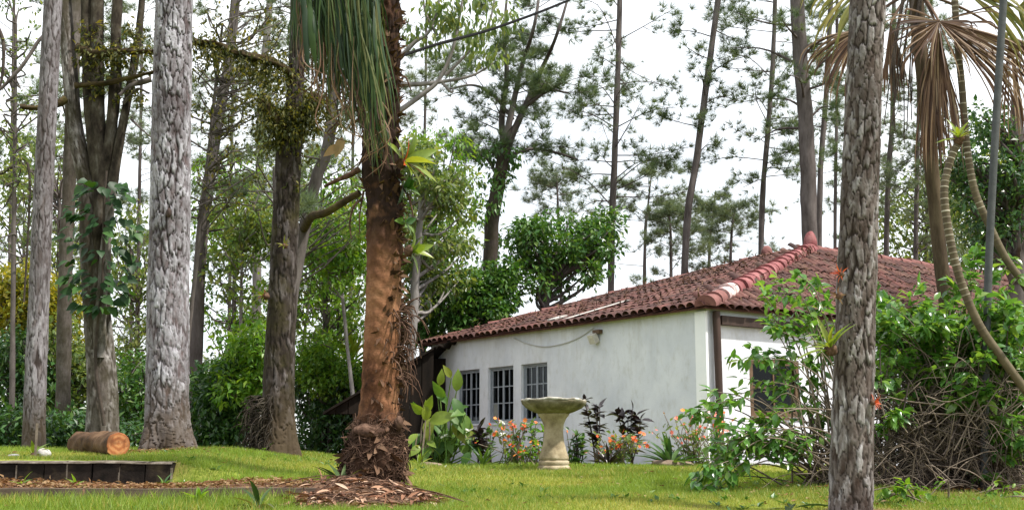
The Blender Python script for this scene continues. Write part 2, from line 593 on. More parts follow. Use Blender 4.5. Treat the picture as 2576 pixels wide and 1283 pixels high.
pr = piece_random(nt)
c = ramp(nt, tri_ramp([(.050, .024, .022), (.080, .034, .030), (.11, .044, .038), (.105, .058, .046)]), pr)
c = mixrgb(nt, .75, c, ramp(nt, [(0.3, (.5, .5, .5)), (0.7, (1.35, 1.3, 1.25))], noise(nt, 7, 6, 'Object', .7)), 'MULTIPLY')
tg = N(nt, 'ShaderNodeNewGeometry')
for sc_, lo_, hi2, cc, am in ((.9, .48, .66, (.030, .020, .018), .8), (2.1, .56, .70, (.15, .062, .042), .5), (5.0, .58, .70, (.055, .05, .03), .7), (1.5, .58, .70, (.20, .115, .10), .45)):
    tn = N(nt, 'ShaderNodeTexNoise', Scale=sc_, Detail=6.0, Roughness=.7)
    nt.links.new(tg.outputs['Position'], tn.inputs['Vector'])
    c = mixrgb(nt, ramp(nt, [(lo_, (0, 0, 0)), (hi2, (am, am, am))], tn.outputs['Fac']), c, cc)
li = noise(nt, 14, 5, 'Object', .7)
c = mixrgb(nt, ramp(nt, [(0.62, (0, 0, 0)), (0.75, (.6, .6, .6))], li), c, (.30, .24, .20))
nt.links.new(principled(nt, c, .85, .25, noise(nt, 40, 5), .004).outputs[0], out.inputs[0])
M['tile_under'] = rough_mat('tile bed', [(.04, .02, .016), (.09, .04, .03)], 6, .9, .1)
M['mortar_red'] = rough_mat('red painted mortar', [(.12, .034, .034), (.20, .058, .060), (.29, .13, .125)], 4, .75, .3, 16, .02)
M['mortar_white'] = rough_mat('bare pale mortar', [(.24, .10, .10), (.46, .34, .33), (.62, .58, .56)], 4, .8, .2, 16, .02)
M['ridge_brown'] = rough_mat('brown ridge tile', [(.12, .05, .045), (.22, .10, .09)], 5, .85, .2, 16, .01)
M['stone'] = rough_mat('cast stone', [(.13, .10, .06), (.29, .235, .15), (.44, .38, .28)], 4.5, .9, .2, 22, .01)
M['stone_rim'] = rough_mat('lichen stone', [(.10, .095, .08), (.26, .24, .20), (.55, .54, .50)], 9, .9, .2, 30, .01)
M['stone_bowl'] = rough_mat('mossy cast stone', [(.055, .05, .03), (.15, .13, .085), (.28, .255, .20)], 5, .95, .15, 22, .012)
M['rock'] = rough_mat('rock', [(.25, .23, .21), (.55, .53, .50)], 6, .9, .2, 20, .01)
M['rock_brown'] = rough_mat('brown rock', [(.10, .07, .05), (.26, .20, .15)], 6, .9, .2, 20, .01)
M['block'] = rough_mat('mossy block', [(.006, .005, .004), (.016, .012, .010), (.045, .035, .022)], 6, .95, .15, 24, .012, None, 6, True)
M['block_top'] = rough_mat('mortar', [(.06, .05, .035), (.12, .10, .08), (.26, .23, .19)], 9, .95, .1)
M['edging'] = rough_mat('old edging', [(.035, .026, .020), (.09, .07, .055), (.14, .10, .075)], 6, .95, .1, 20, .01, (0.3, 1, 1), 5, True)
M['log_bark'] = rough_mat('log bark', [(.03, .018, .010), (.085, .046, .024), (.15, .09, .05)], 7, .9, .15, 22, .012, (.4, 1, 1))
M['soil'] = rough_mat('leaf soil', [(.05, .03, .02), (.12, .07, .045), (.18, .11, .07)], 8, .95, .1, 30, .02)
M['fibre'], nt, out = new_mat('fibrous trunk')
n1 = noise(nt, 2.4, 6, 'Object', .7, (1, 1, .55))
c = ramp(nt, [(0.28, (.018, .010, .008)), (0.40, (.10, .045, .025)), (0.52, (.20, .096, .052)), (0.72, (.29, .165, .095))], n1)
n2 = noise(nt, 26, 5, 'Object', .7, (1, 1, 2.2))
c = mixrgb(nt, .7, c, ramp(nt, [(0.3, (.5, .48, .45)), (0.7, (1.35, 1.3, 1.25))], n2), 'MULTIPLY')
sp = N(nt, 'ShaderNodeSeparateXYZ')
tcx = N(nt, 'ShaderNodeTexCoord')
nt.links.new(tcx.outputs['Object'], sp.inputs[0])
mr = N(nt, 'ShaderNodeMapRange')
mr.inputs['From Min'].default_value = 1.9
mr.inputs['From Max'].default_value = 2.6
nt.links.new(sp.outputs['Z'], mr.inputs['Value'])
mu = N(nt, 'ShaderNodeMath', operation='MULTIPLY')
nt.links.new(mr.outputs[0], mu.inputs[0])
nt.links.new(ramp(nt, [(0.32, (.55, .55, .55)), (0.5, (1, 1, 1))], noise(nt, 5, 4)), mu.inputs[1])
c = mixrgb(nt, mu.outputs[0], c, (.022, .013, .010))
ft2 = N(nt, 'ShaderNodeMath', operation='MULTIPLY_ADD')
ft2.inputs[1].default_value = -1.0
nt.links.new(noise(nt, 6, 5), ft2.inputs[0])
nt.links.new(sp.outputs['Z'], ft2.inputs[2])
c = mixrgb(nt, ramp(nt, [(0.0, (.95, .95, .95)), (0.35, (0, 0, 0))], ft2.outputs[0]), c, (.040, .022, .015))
nt.links.new(principled(nt, c, .95, .1, noise(nt, 50, 5, 'Object', .7, (1, 1, 2.0)), .012).outputs[0], out.inputs[0])
M['root'] = rough_mat('root fibre', [(.024, .014, .010), (.075, .043, .030), (.17, .105, .075)], 14, .95, .1, 40, .01)
M['chip'] = leaf_mat('bark chip', [(.10, .045, .03), (.19, .09, .055), (.30, .17, .11), (.45, .33, .25)], .85, .05, .15)
M['pole'] = rough_mat('galvanised pole', [(.045, .048, .050), (.075, .078, .082)], 6, .7, .2)
M['cable'] = rough_mat('black cable', [(.006, .006, .006), (.012, .012, .012)], 6, .9, .05)
M['wire_grey'] = rough_mat('grey wire', [(.40, .40, .38), (.50, .50, .48)], 6, .7, .3)
M['lamp_white'] = rough_mat('lamp housing', [(.45, .42, .36), (.62, .60, .54)], 12, .6, .3)
M['cane'], nt, out = new_mat('ringed cane')
c = ramp(nt, [(0.0, (.055, .038, .022)), (0.55, (.13, .105, .06)), (1.0, (.52, .48, .42))], attr(nt, 'rnd'))
c = mixrgb(nt, .6, c, ramp(nt, [(0.3, (.55, .5, .45)), (0.7, (1.25, 1.25, 1.2))], noise(nt, 12, 5)), 'MULTIPLY')
nt.links.new(principled(nt, c, .7, .3).outputs[0], out.inputs[0])
M['palm_trunk'] = rough_mat('palm trunk', [(.022, .015, .010), (.06, .042, .026), (.11, .082, .052)], 4, .9, .15, 20, .01, (2, 2, .4))
M['glass'], nt, out = new_mat('window glass')
gl = N(nt, 'ShaderNodeBsdfGlossy', Roughness=0.04)
gl.inputs['Color'].default_value = (.9, .93, .95, 1)
tr = N(nt, 'ShaderNodeBsdfTransparent')
tr.inputs['Color'].default_value = (.42, .46, .48, 1)
fr = N(nt, 'ShaderNodeLayerWeight', Blend=0.5)
pw = N(nt, 'ShaderNodeMath', operation='POWER')
pw.inputs[1].default_value = 4.0
nt.links.new(fr.outputs['Facing'], pw.inputs[0])
ma = N(nt, 'ShaderNodeMath', operation='MULTIPLY_ADD')
ma.inputs[1].default_value = 0.6
ma.inputs[2].default_value = 0.010
nt.links.new(pw.outputs[0], ma.inputs[0])
mx = N(nt, 'ShaderNodeMixShader')
nt.links.new(ma.outputs[0], mx.inputs[0])
nt.links.new(tr.outputs[0], mx.inputs[1])
nt.links.new(gl.outputs[0], mx.inputs[2])
nt.links.new(mx.outputs[0], out.inputs[0])
M['pane_pale'] = rough_mat('pale replacement pane', [(.15, .16, .15), (.22, .23, .21)], 4, .3, .5)
M['cutface'], nt, out = new_mat('sawn wood')
tc = N(nt, 'ShaderNodeTexCoord')
wv = N(nt, 'ShaderNodeTexWave', wave_type='RINGS', rings_direction='Y', Scale=5.0, Distortion=9.0, Detail=4.0)
nt.links.new(tc.outputs['Object'], wv.inputs['Vector'])
c = ramp(nt, [(0.1, (.30, .105, .04)), (0.6, (.42, .165, .06)), (0.95, (.46, .21, .09))], wv.outputs['Fac'])
c = mixrgb(nt, ramp(nt, [(0.42, (.8, .8, .8)), (0.55, (0, 0, 0))], noise(nt, 5, 4)), c, (.13, .045, .02))
nt.links.new(principled(nt, c, .8, .2, noise(nt, 40, 4), .004).outputs[0], out.inputs[0])

# ground sheet: turf colour, bare soil where the litter lies
M['ground'], nt, out = new_mat('lawn soil')
gn = noise(nt, 1.1, 6, 'Object', .65)
c = ramp(nt, [(0.3, (.10, .14, .02)), (0.5, (.16, .20, .03)), (0.68, (.22, .20, .055))], gn)
c = mixrgb(nt, .6, c, ramp(nt, [(0.3, (.55, .55, .5)), (0.7, (1.3, 1.3, 1.2))], noise(nt, 30, 5)), 'MULTIPLY')
c = mixrgb(nt, attr(nt, 'rnd'), c, ramp(nt, [(0.3, (.055, .03, .02)), (0.55, (.13, .07, .042)), (0.75, (.22, .13, .085))], noise(nt, 14, 6)))
nt.links.new(principled(nt, c, .95, .1, noise(nt, 40, 5), .02).outputs[0], out.inputs[0])

# ------------------------------------------------------------------ templates
LEAF4 = np.array([[0, 0, 0], [.24, .45, .05], [0, 1, -.14], [-.24, .45, .05]])
LEAF4F = np.array([[0, 1, 2], [0, 2, 3]])


def leaf_template(width, droop, fold, rows=5, tip=1.0):
    t = np.linspace(0, 1, rows)
    w = width * np.sin(np.pi * np.clip(t, 0, 1) ** (0.85 * tip)) * 0.5
    V = []
    for ti, wi in zip(t, w):
        zc = -droop * ti * ti
        V += [[-wi, ti, zc + fold * wi], [0, ti, zc], [wi, ti, zc + fold * wi]]
    F = []
    for r in range(rows - 1):
        a = r * 3
        if r == 0:
            F += [[1, 5, 4], [1, 4, 3]]
        elif r == rows - 2:
            F += [[a, a + 1, a + 4], [a + 1, a + 2, a + 4]]
        else:
            F += [[a, a + 1, a + 4], [a, a + 4, a + 3], [a + 1, a + 2, a + 5], [a + 1, a + 5, a + 4]]
    return np.array(V), np.array(F)


LEAFS, LEAFSF = leaf_template(.46, .18, .35, 5)          # shrub leaf
LEAFB, LEAFBF = leaf_template(.50, .30, .30, 7)          # big paddle leaf
LEAFV, LEAFVF = leaf_template(.72, .22, .25, 5, .75)     # heart-shaped vine leaf
LEAFN, LEAFNF = leaf_template(.17, .35, .5, 7)           # narrow strap-like leaf
PETAL, PETALF = leaf_template(.6, .15, .2, 4)


def tuft_template(n, seed, w=.020, spread=1.2):
    g = np.random.default_rng(seed)
    V, F = [], []
    for i in range(n):
        az, el = g.random() * 6.283, 1.45 - spread * g.random() ** .7
        d = np.array([math.cos(az) * math.cos(el), math.sin(el), math.sin(az) * math.cos(el)])
        sd = norm(np.cross(d, g.normal(size=3)))
        L = .7 + .4 * g.random()
        b = d * .03
        k = len(V)
        V += [b - sd * w, b + sd * w, d * L + np.array([0, 0, 0])]
        F.append([k, k + 1, k + 2])
    return np.array(V), np.array(F)


TUFTS = [tuft_template(30, k) for k in range(4)]


def rand_dirs(n):
    v = rng.normal(size=(n, 3))
    return norm(v)


def clump_leaves(mb, centres, radii, per, size, TV=LEAF4, TF=LEAF4F, flat=.8, droop=.35, shell=.55, base=0.0):
    """leaves spread through round clumps: direction outward, hanging a little"""
    centres = np.asarray(centres, float)
    radii = np.broadcast_to(np.asarray(radii, float), (len(centres),))
    for c, r in zip(centres, radii):
        n = max(3, int(per * rng.uniform(.7, 1.3)))
        d = rand_dirs(n)
        rr = r * (shell + (1 - shell) * rng.random(n)) * rng.random(n) ** .25
        p = c + d * rr[:, None] * np.array([1, 1, flat])
        dd = norm(d * .6 + rand_dirs(n) * .9 + np.array([0, 0, -droop]))
        up = norm(rand_dirs(n) * .7 + np.array([0, 0, 1.0]) + d * .3)
        place(mb, TV, TF, p, frames(dd, up), size * rng.uniform(.6, 1.3, n), (base + rng.random(n)) % 1.0)


# ------------------------------------------------------------------ ground
xs = np.concatenate([np.linspace(-200, -14, 24), np.arange(-13.5, -7, .5), np.arange(-7, 7, .1), np.arange(7, 14, .5), np.linspace(14.5, 200, 24)])
ys = np.concatenate([np.linspace(-40, 6, 14), np.arange(6.5, 9, .25), np.arange(9, 20, .07), np.arange(20, 30, .4), np.linspace(31, 400, 30)])
GX, GY = np.meshgrid(xs, ys)
GZ = ground(GX, GY)


def soil_mask(x, y):
    s = np.zeros_like(x)
    wob = .12 * np.sin(x * 3.1) + .1 * np.sin(x * 7.7 + 2)
    s = np.maximum(s, ((x < -1.75) & (y > 10.95) & (y < 11.62 + wob * .5 + np.clip((-3.3 - x) * 2, 0, .4))) * 1.0)   # litter strip behind the edging
    s = np.maximum(s, np.clip(1.25 - np.hypot((x + 1.32) / .72, (y - 11.4) / .95), 0, 1) ** .6)               # round the central trunk
    for px_, Y_, r_ in ((425, 15, .75), (690, 16.5, .55), (2150, 10, .5)):
        q = at(px_, 1140, Y_)
        s = np.maximum(s, np.clip(1.5 - np.hypot(x - q[0], y - Y_) / r_, 0, 1))
    s = np.maximum(s, np.clip(1.25 - np.hypot((x - 4.3) / 2.0, (y - 12.4) / 1.5), 0, 1))                      # under the big shrub
    dl = (x - 3.2) * -.808 + (y - 20.2) * -.588
    s = np.maximum(s, ((dl < .75 + .1 * np.sin(x * 4)) & (y > 16) & (x > -3.2) & (x < 12)) * 1.0)            # flower bed at the wall
    s = np.maximum(s, np.clip(fnoise(x * 1.9, y * 1.9, 41, 4) * 1.5 - 1.05, 0, .75))                           # worn patches
    s = np.maximum(s, np.clip((y - 21) / 2, 0, 1))                                                            # forest floor
    return np.clip(s, 0, 1)


gm = MB()
ny, nx = GX.shape
ii, jj = np.meshgrid(np.arange(ny - 1), np.arange(nx - 1), indexing='ij')
GF = np.stack([ii * nx + jj, ii * nx + jj + 1, (ii + 1) * nx + jj + 1, (ii + 1) * nx + jj], -1).reshape(-1, 4)
gm.add(np.stack([GX, GY, GZ], -1).reshape(-1, 3), GF, soil_mask(GX, GY).ravel())
g_o = link('ground', gm.mesh('ground', M['ground']))
tag(g_o, 'sloping lawn and bare forest floor under the trees', 'ground', kind='structure')

# grass blades
Z0 = np.array([0, 0, 1.0])
gb = MB()


def blades(n, x0, x1, y0, y1, h, wdt):
    x, y = rng.uniform(x0, x1, n), rng.uniform(y0, y1, n)
    keep = (rng.random(n) > soil_mask(x, y) * 1.0) & (np.abs(x) < y * .44 + .5)
    keep &= ~((x < -3.2) & (y > 11.85) & (y < 12.14))
    x, y = x[keep], y[keep]
    n = len(x)
    z = ground(x, y)
    pat = fnoise(x * 1.3, y * 1.3, 3)
    hh = h * rng.uniform(.4, 1.5, n) * (1 + .5 * pat)
    az = rng.random(n) * 6.283
    ln = rng.uniform(.1, .9, n)
    tip = np.stack([x + np.cos(az) * hh * ln, y + np.sin(az) * hh * ln, z + hh], -1)
    pa = rng.random(n) * 6.283
    b = np.stack([np.cos(pa) * wdt, np.sin(pa) * wdt * .5, np.zeros(n)], -1)
    p = np.stack([x, y, z - .005], -1)
    V = np.stack([p - b, p + b, tip], 1).reshape(-1, 3)
    F = np.arange(3 * n).reshape(-1, 3)
    gb.add(V, F, np.repeat((np.clip(.45 + .34 * pat, .05, .8) + rng.uniform(-.22, .22, n)) % 1, 3))


blades(150000, -5, 5.2, 9.2, 12.2, .040, .0035)
blades(150000, -7, 6.5, 12.1, 16, .038, .0045)
blades(90000, -9, 7, 16, 21.5, .045, .007)
blades(5000, -5, -1.8, 10.0, 10.98, .085, .005)
gr = link('grass', gb.mesh('grass', M['grass'], False))
tag(gr, 'short bright yellow green grass of the lawn', 'grass', kind='stuff')
wd = MB()
n = 900
wx_, wy_ = rng.uniform(-6, 5.5, n), rng.uniform(9.3, 19, n)
kp = (fnoise(wx_ * 1.1, wy_ * 1.1, 55) > .1) & (soil_mask(wx_, wy_) < .5) & ~((wx_ < -3.1) & (wy_ > 11.8) & (wy_ < 12.2))
wx_, wy_ = wx_[kp], wy_[kp]
for _ in range(5):
    m_ = len(wx_)
    a_ = rng.random(m_) * 6.283
    d_ = np.stack([np.cos(a_), np.sin(a_), rng.uniform(.3, 1.2, m_)], -1)
    place(wd, LEAF4, LEAF4F, np.stack([wx_, wy_, ground(wx_, wy_)], -1), frames(d_, np.broadcast_to(Z0, (m_, 3)) + rng.normal(0, .2, (m_, 3))), rng.uniform(.04, .09, m_), rng.random(m_))
wo = link('lawn_weeds', wd.mesh('lawn_weeds', M['leaf_mid'], False))
tag(wo, 'small broad leaved weeds in the lawn', 'weeds', kind='stuff')

# ------------------------------------------------------------------ house
C0 = np.array([3.19, 20.2, 0.0])
U = np.array([-.588, .809, 0.0])       # along the left facade, going away
Wd = np.array([.809, .588, 0.0])       # along the right facade, going away
Z = np.array([0, 0, 1.0])
LEN_L, LEN_R, EAVE = 8.41, 15.0, 2.56


def hp(s, t, z):
    return C0 + U * s + Wd * t + Z * z


house = thing('house', C0 + U * 4 + Wd * 4, 'long low white plastered house with red clay tile roof', 'house')


def wall_holes(mb, org, d, nrm, L, z0, z1, holes, th):
    """plaster wall with window openings: faces on both sides and reveals"""
    ss = sorted({0, L} | {h[0] for h in holes} | {h[1] for h in holes})
    zs = sorted({z0, z1} | {h[2] for h in holes} | {h[3] for h in holes})

    def P(s, z, k):
        return org + d * s + Z * z - nrm * k
    for i in range(len(ss) - 1):
        for j in range(len(zs) - 1):
            a, b, c_, e = ss[i], ss[i + 1], zs[j], zs[j + 1]
            if any(h[0] <= a and b <= h[1] and h[2] <= c_ and e <= h[3] for h in holes):
                continue
            for k in (0, th):
                mb.add([P(a, c_, k), P(b, c_, k), P(b, e, k), P(a, e, k)], [[0, 1, 2, 3]])
    for a, b, c_, e in holes + [(0, L, z0, z1)]:
        for (p, q) in (((a, c_), (b, c_)), ((b, c_), (b, e)), ((b, e), (a, e)), ((a, e), (a, c_))):
            mb.add([P(*p, 0), P(*q, 0), P(*q, th), P(*p, th)], [[0, 1, 2, 3]])


WIN_L = [(4.28, 5.12), (5.38, 6.26), (6.56, 7.40)]
WZ = (.84, 1.96)
mb = MB()
wall_holes(mb, hp(0, 0, 0), U, -Wd, LEN_L, -.4, EAVE + .03, [(a, b, *WZ) for a, b in WIN_L], .18)
part(mb, 'wall', M['plaster'], house, False)
mb = MB()
wall_holes(mb, hp(.0, .185, 0), Wd, -U, LEN_R - .2, -.4, EAVE + .07, [(.79, 2.03, .84, 1.82)], .18)
part(mb, 'wall', M['plaster'], house, False)['label'] = 'bright white wall with brown window'
mb = MB()
wall_holes(mb, hp(LEN_L - .18, .19, 0), Wd, U, LEN_R - .4, -.4, EAVE + .05, [], .17)
part(mb, 'wall', M['plaster'], house, False)
mb = MB()
wall_holes(mb, hp(.2, LEN_R, 0), U, Wd, LEN_L - .5, -.4, EAVE + .05, [], .17)
part(mb, 'wall', M['plaster'], house, False)
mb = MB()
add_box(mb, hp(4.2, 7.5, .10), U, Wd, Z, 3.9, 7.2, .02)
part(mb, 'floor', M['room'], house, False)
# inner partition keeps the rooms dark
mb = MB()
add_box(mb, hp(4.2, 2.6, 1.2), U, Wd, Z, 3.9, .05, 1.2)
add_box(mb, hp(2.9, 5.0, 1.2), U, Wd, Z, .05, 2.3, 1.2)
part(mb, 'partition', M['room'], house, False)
# corner pilaster, post and beam
mb = MB()
add_box(mb, hp(.10, -.022, 1.04), U, Wd, Z, .125, .024, 1.50)
part(mb, 'corner_pilaster', M['paint_white'], house, False)
mb = MB()
add_tube(mb, [hp(-.09, .16, -.3), hp(-.10, .15, 1.2), hp(-.09, .14, EAVE - .02)], .06, .065, 7, 9)
part(mb, 'post', M['timber_dark'], house)
mb = MB()
add_box(mb, hp(-.06, 7.6, EAVE - .16), U, Wd, Z, .055, 7.35, .075)
part(mb, 'beam', M['timber_dark'], house, False)


def window(s0, s1, z0, z1, org, d, nrm, fm, cols_, rows_, leaves, fw, inset, pale=(), curtain=None):
    """frame (the part) with glazing bars and panes as sub-parts"""
    mb = MB()

    def P(s, z, k):
        return org + d * s + Z * z - nrm * k
    sm, zm = (s0 + s1) / 2, (z0 + z1) / 2
    hw, hh = (s1 - s0) / 2, (z1 - z0) / 2
    e = .002
    for zz in (z0 + fw / 2, z1 - fw / 2):
        add_box(mb, P(sm, zz, inset), d, nrm, Z, hw - e, .03, fw / 2 - e)
    for ss_ in (s0 + fw / 2, s1 - fw / 2):
        add_box(mb, P(ss_, zm, inset), d, nrm, Z, fw / 2 - e, .029, hh - fw)
    fo = part(mb, 'window', fm, house, False)
    lw = (2 * hw - 2 * fw) / leaves
    cnt = 0
    for l in range(leaves):
        a = s0 + fw + l * lw
        b = a + lw
        k = inset + .012 * (l % 2)
        if leaves > 1:
            mb = MB()
            for ss_ in (a + .018, b - .018):
                add_box(mb, P(ss_, zm, k), d, nrm, Z, .016, .018, hh - fw - .003)
            for zz in (z0 + fw + .018, z1 - fw - .018):
                add_box(mb, P((a + b) / 2, zz, k), d, nrm, Z, lw / 2 - .035, .017, .015)
            part(mb, 'sash', fm, fo, False)
            a, b = a + .034, b - .034
        pw, ph = (b - a) / cols_, (2 * hh - 2 * fw - (.06 if leaves > 1 else 0)) / rows_
        zb = z0 + fw + (.03 if leaves > 1 else 0)
        bw = .011 if leaves > 1 else .017
        for i in range(1, cols_):
            mb = MB()
            add_box(mb, P(a + i * pw, zb + ph * rows_ / 2, k), d, nrm, Z, bw, .012, ph * rows_ / 2)
            part(mb, 'glazing_bar', fm, fo, False)
        for j in range(1, rows_):
            mb = MB()
            add_box(mb, P((a + b) / 2, zb + j * ph, k), d, nrm, Z, (b - a) / 2, .014, bw)
            part(mb, 'glazing_bar', fm, fo, False)
        for i in range(cols_):
            for j in range(rows_):
                mb = MB()
                add_box(mb, P(a + (i + .5) * pw, zb + (j + .5) * ph, k + .002), d, nrm, Z, pw / 2, .002, ph / 2)
                part(mb, 'pane', M['pane_pale'] if cnt in pale else M['glass'], fo, False)
                cnt += 1
    if curtain:
        for (ca, cb) in curtain:
            mb = MB()
            n = 24
            q = np.linspace(s0 + (s1 - s0) * ca, s0 + (s1 - s0) * cb, n)
            dep = .26 + .025 * np.sin(np.arange(n) * 1.3)
            lo = np.array([P(s_, z0 - .1, k_) for s_, k_ in zip(q, dep)])
            hi = np.array([P(s_, z1 + .1, k_) for s_, k_ in zip(q, dep)])
            F = [[i, i + 1, n + i + 1, n + i] for i in range(n - 1)]
            mb.add(np.vstack([lo, hi]), F)
            part(mb, 'curtain', M['curtain'], fo)
    # sill
    mb = MB()
    add_box(mb, P(sm, z0 - .022, .03), d, nrm, Z, hw + .02, .055, .018)
    part(mb, 'sill', M['plaster'] if leaves > 1 else fm, fo, False)
    return fo


for k, (a, b) in enumerate(WIN_L):
    window(a, b, *WZ, hp(0, 0, 0), U, -Wd, M['frame_grey'], 2, 3, 2, .035, .085, (9,) if k == 1 else (), [(.02, .46)] if k != 1 else [(.05, .42)])
window(.79, 2.03, .84, 1.82, hp(.0, .185, 0), Wd, -U, M['frame_brown'], 2, 2, 1, .10, .04)

# flood lamp and wall cable
lp = thing('wall_lamp', hp(2.78, -.02, 2.25), 'small weathered flood lamp under the eave on white wall', 'lamp')
mb = MB()
add_box(mb, hp(2.78, -.10, 2.29), U, norm(-Wd - Z * .5), norm(Z - Wd * .5), .075, .06, .085)
part(mb, 'lamp_housing', M['lamp_white'], lp, False)
mb = MB()
add_box(mb, hp(2.72, -.05, 2.41), U, Wd, Z, .09, .045, .035)
add_tube(mb, [hp(2.76, -.01, 2.44), hp(2.74, -.08, 2.42), hp(2.76, -.11, 2.34)], .014, .014, 6)
part(mb, 'bracket', M['frame_brown'], lp, False)
mb = MB()
add_tube(mb, [hp(5.35, -.02, 2.50), hp(4.9, -.02, 2.36), hp(4.35, -.02, 2.26), hp(3.8, -.02, 2.27), hp(3.3, -.02, 2.35), hp(2.85, -.02, 2.50)], .009, .009, 5, 30)
solo(mb, 'wall_cable', M['wire_grey'], 'thin grey cable hanging in a loop on the white wall', 'cable')

# roof: bed, tiles, ridges
OV = .16
ZE = EAVE + .03
A1, A2, TT, ZT = 3.0, 4.25, 6.18, 4.56
roof_mb = MB()
eL0, eC = hp(LEN_L + OV, -OV, ZE), hp(-OV, -OV, ZE)
apx, apx2 = hp(A1, TT, ZT), hp(A2, TT, ZT)
endR, endR2 = hp(-OV, LEN_R, ZE), hp(LEN_L + OV, LEN_R, ZE)
rr1, rr2 = hp(A1, LEN_R, ZT), hp(A2, LEN_R, ZT)
for q in ([eC, eL0, apx2, apx], [endR, eC, apx, rr1], [apx, apx2, rr2, rr1], [apx2, eL0, endR2, rr2]):
    roof_mb.add(np.array(q), [[0, 1, 2, 3]])
    roof_mb.add(np.array(q) - Z * .035, [[3, 2, 1, 0]])
roof_mb.add(np.array([endR, rr1, rr2, endR2]), [[0, 1, 2, 3]])
for q in ([eC, eL0], [endR, eC]):
    roof_mb.add(np.array([q[0], q[1], q[1] - Z * .035, q[0] - Z * .035]), [[0, 1, 2, 3]])
roof = part(roof_mb, 'roof', M['tile_under'], house, False)

nseg = 7
an = np.linspace(0, np.pi, nseg)
TV, TF = [], []
for (yy, rad, lift) in ((0, .096, .014), (.46, .086, .0)):
    for a_ in an:
        TV.append([math.cos(a_) * rad, yy, math.sin(a_) * rad * .8 + lift])
for i in range(nseg - 1):
    TF.append([i, i + 1, nseg + i + 1, nseg + i])
TILE, TILEF = np.array(TV), np.array(TF)
tmb = MB()
tmb.add(TILE, TILEF)
tile_me = tmb.mesh('roof_tile', M['tile'])
tp, tR = [], []


def tile_plane(eave0, along, up, L, hip0, hip1, cols_):
    up_n = norm(up)
    Ls = np.linalg.norm(up)
    nrm = norm(np.cross(along, up_n))
    if nrm[2] < 0:
        nrm = -nrm
    for j in range(int(L / .2) + 1):
        s = j * .2 + .1
        for r in range(int(Ls / .37) + 1):
            y = r * .37
            f = y / Ls
            if s < hip0(f) or s > hip1(f) or y > Ls - .1:
                continue
            jit = rng.normal(0, .007, 3)
            tp.append(eave0 + along * (s + jit[0]) + up_n * (y - .05 + jit[1]) + nrm * (.012 + abs(jit[2])))
            d = norm(up_n + along * rng.normal(0, .02))
            tR.append(frames(d[None], nrm[None])[0])


tile_plane(eC, U, hp(0, TT, ZT) - hp(0, -OV, ZE), LEN_L + 2 * OV, lambda f: f * (A1 + OV), lambda f: LEN_L + 2 * OV - f * (LEN_L + OV - A2), 0)
tile_plane(eC, Wd, hp(A1, 0, ZT) - hp(-OV, 0, ZE), LEN_R + OV, lambda f: f * (TT + OV), lambda f: LEN_R, 0)
piece_parts(roof, 'roof_tile', tile_me, np.array(tp), np.array(tR), 1.0, 300, M['tile'], TILE, TILEF)


def ridge_line(p, q, n, mats, rad, name='ridge_tile'):
    d = (q - p) / n
    L = np.linalg.norm(d)
    dn = norm(d)
    sd = norm(np.cross(dn, Z))
    up = np.cross(sd, dn)
    for i in range(n):
        mb = MB()
        th = np.linspace(-.25, np.pi + .25, 11)
        V = []
        sh = rng.normal(0, .012, 2)
        for k, (yy, rf, lf) in enumerate(((0, 1.05, .018), (.35, 1.0, .012), (.7, .98, .006), (1.18, .93, 0))):
            wob = 1 + .06 * fnoise(th * 2, th * 0 + k + i * 3.3, 4)
            V.append(p + d * i + dn * (L * yy) + sd * sh[0] + (np.cos(th) * wob)[:, None] * sd * rad * rf + (np.sin(th) * wob * .85 * rad * rf + lf + sh[1])[:, None] * up)
        V = np.concatenate(V)
        F = [[k * 11 + j, k * 11 + j + 1, k * 11 + 12 + j, k * 11 + 11 + j] for k in range(3) for j in range(10)]
        mb.add(V, F)
        mb.add(np.vstack([p + d * i, V[:11]]), [[0, j + 1, j + 2] for j in range(10)])
        part(mb, name, mats(i), roof)


ridge_line(eC + Z * .02, apx, 20, lambda i: M['ridge_brown'] if i < 2 else (M['mortar_white'] if i < 4 else M['mortar_red']), .175)
ridge_line(eL0, apx2, 26, lambda i: M['ridge_brown'], .10)
ridge_line(apx + Wd * .1, rr1, 24, lambda i: M['ridge_brown'], .12)


def blob(mb, c, r, seed, amp=.18, nu=16, nv=10, a=0.0):
    th, ph = np.meshgrid(np.linspace(0, 2 * np.pi, nu, endpoint=False), np.linspace(.02, np.pi - .02, nv))
    d = np.stack([np.sin(ph) * np.cos(th), np.sin(ph) * np.sin(th), np.cos(ph)], -1)
    k = 1 + amp * fnoise(d[..., 0] * 2.2 + d[..., 2], d[..., 1] * 2.2 - d[..., 2] * 1.3, seed)
    V = np.asarray(c) + d * k[..., None] * np.asarray(r)
    i, j = np.meshgrid(np.arange(nv - 1), np.arange(nu), indexing='ij')
    j2 = (j + 1) % nu
    F = np.stack([i * nu + j, (i + 1) * nu + j, (i + 1) * nu + j2, i * nu + j2], -1).reshape(-1, 4)
    mb.add(V.reshape(-1, 3), F, a)


mb = MB()
blob(mb, apx + Z * .10, (.15, .15, .28), 5, .16)
part(mb, 'ridge_cap', M['mortar_red'], roof)
mb = MB()
blob(mb, apx2 + Z * .08, (.12, .12, .18), 6, .16)
part(mb, 'ridge_cap', M['ridge_brown'], roof)
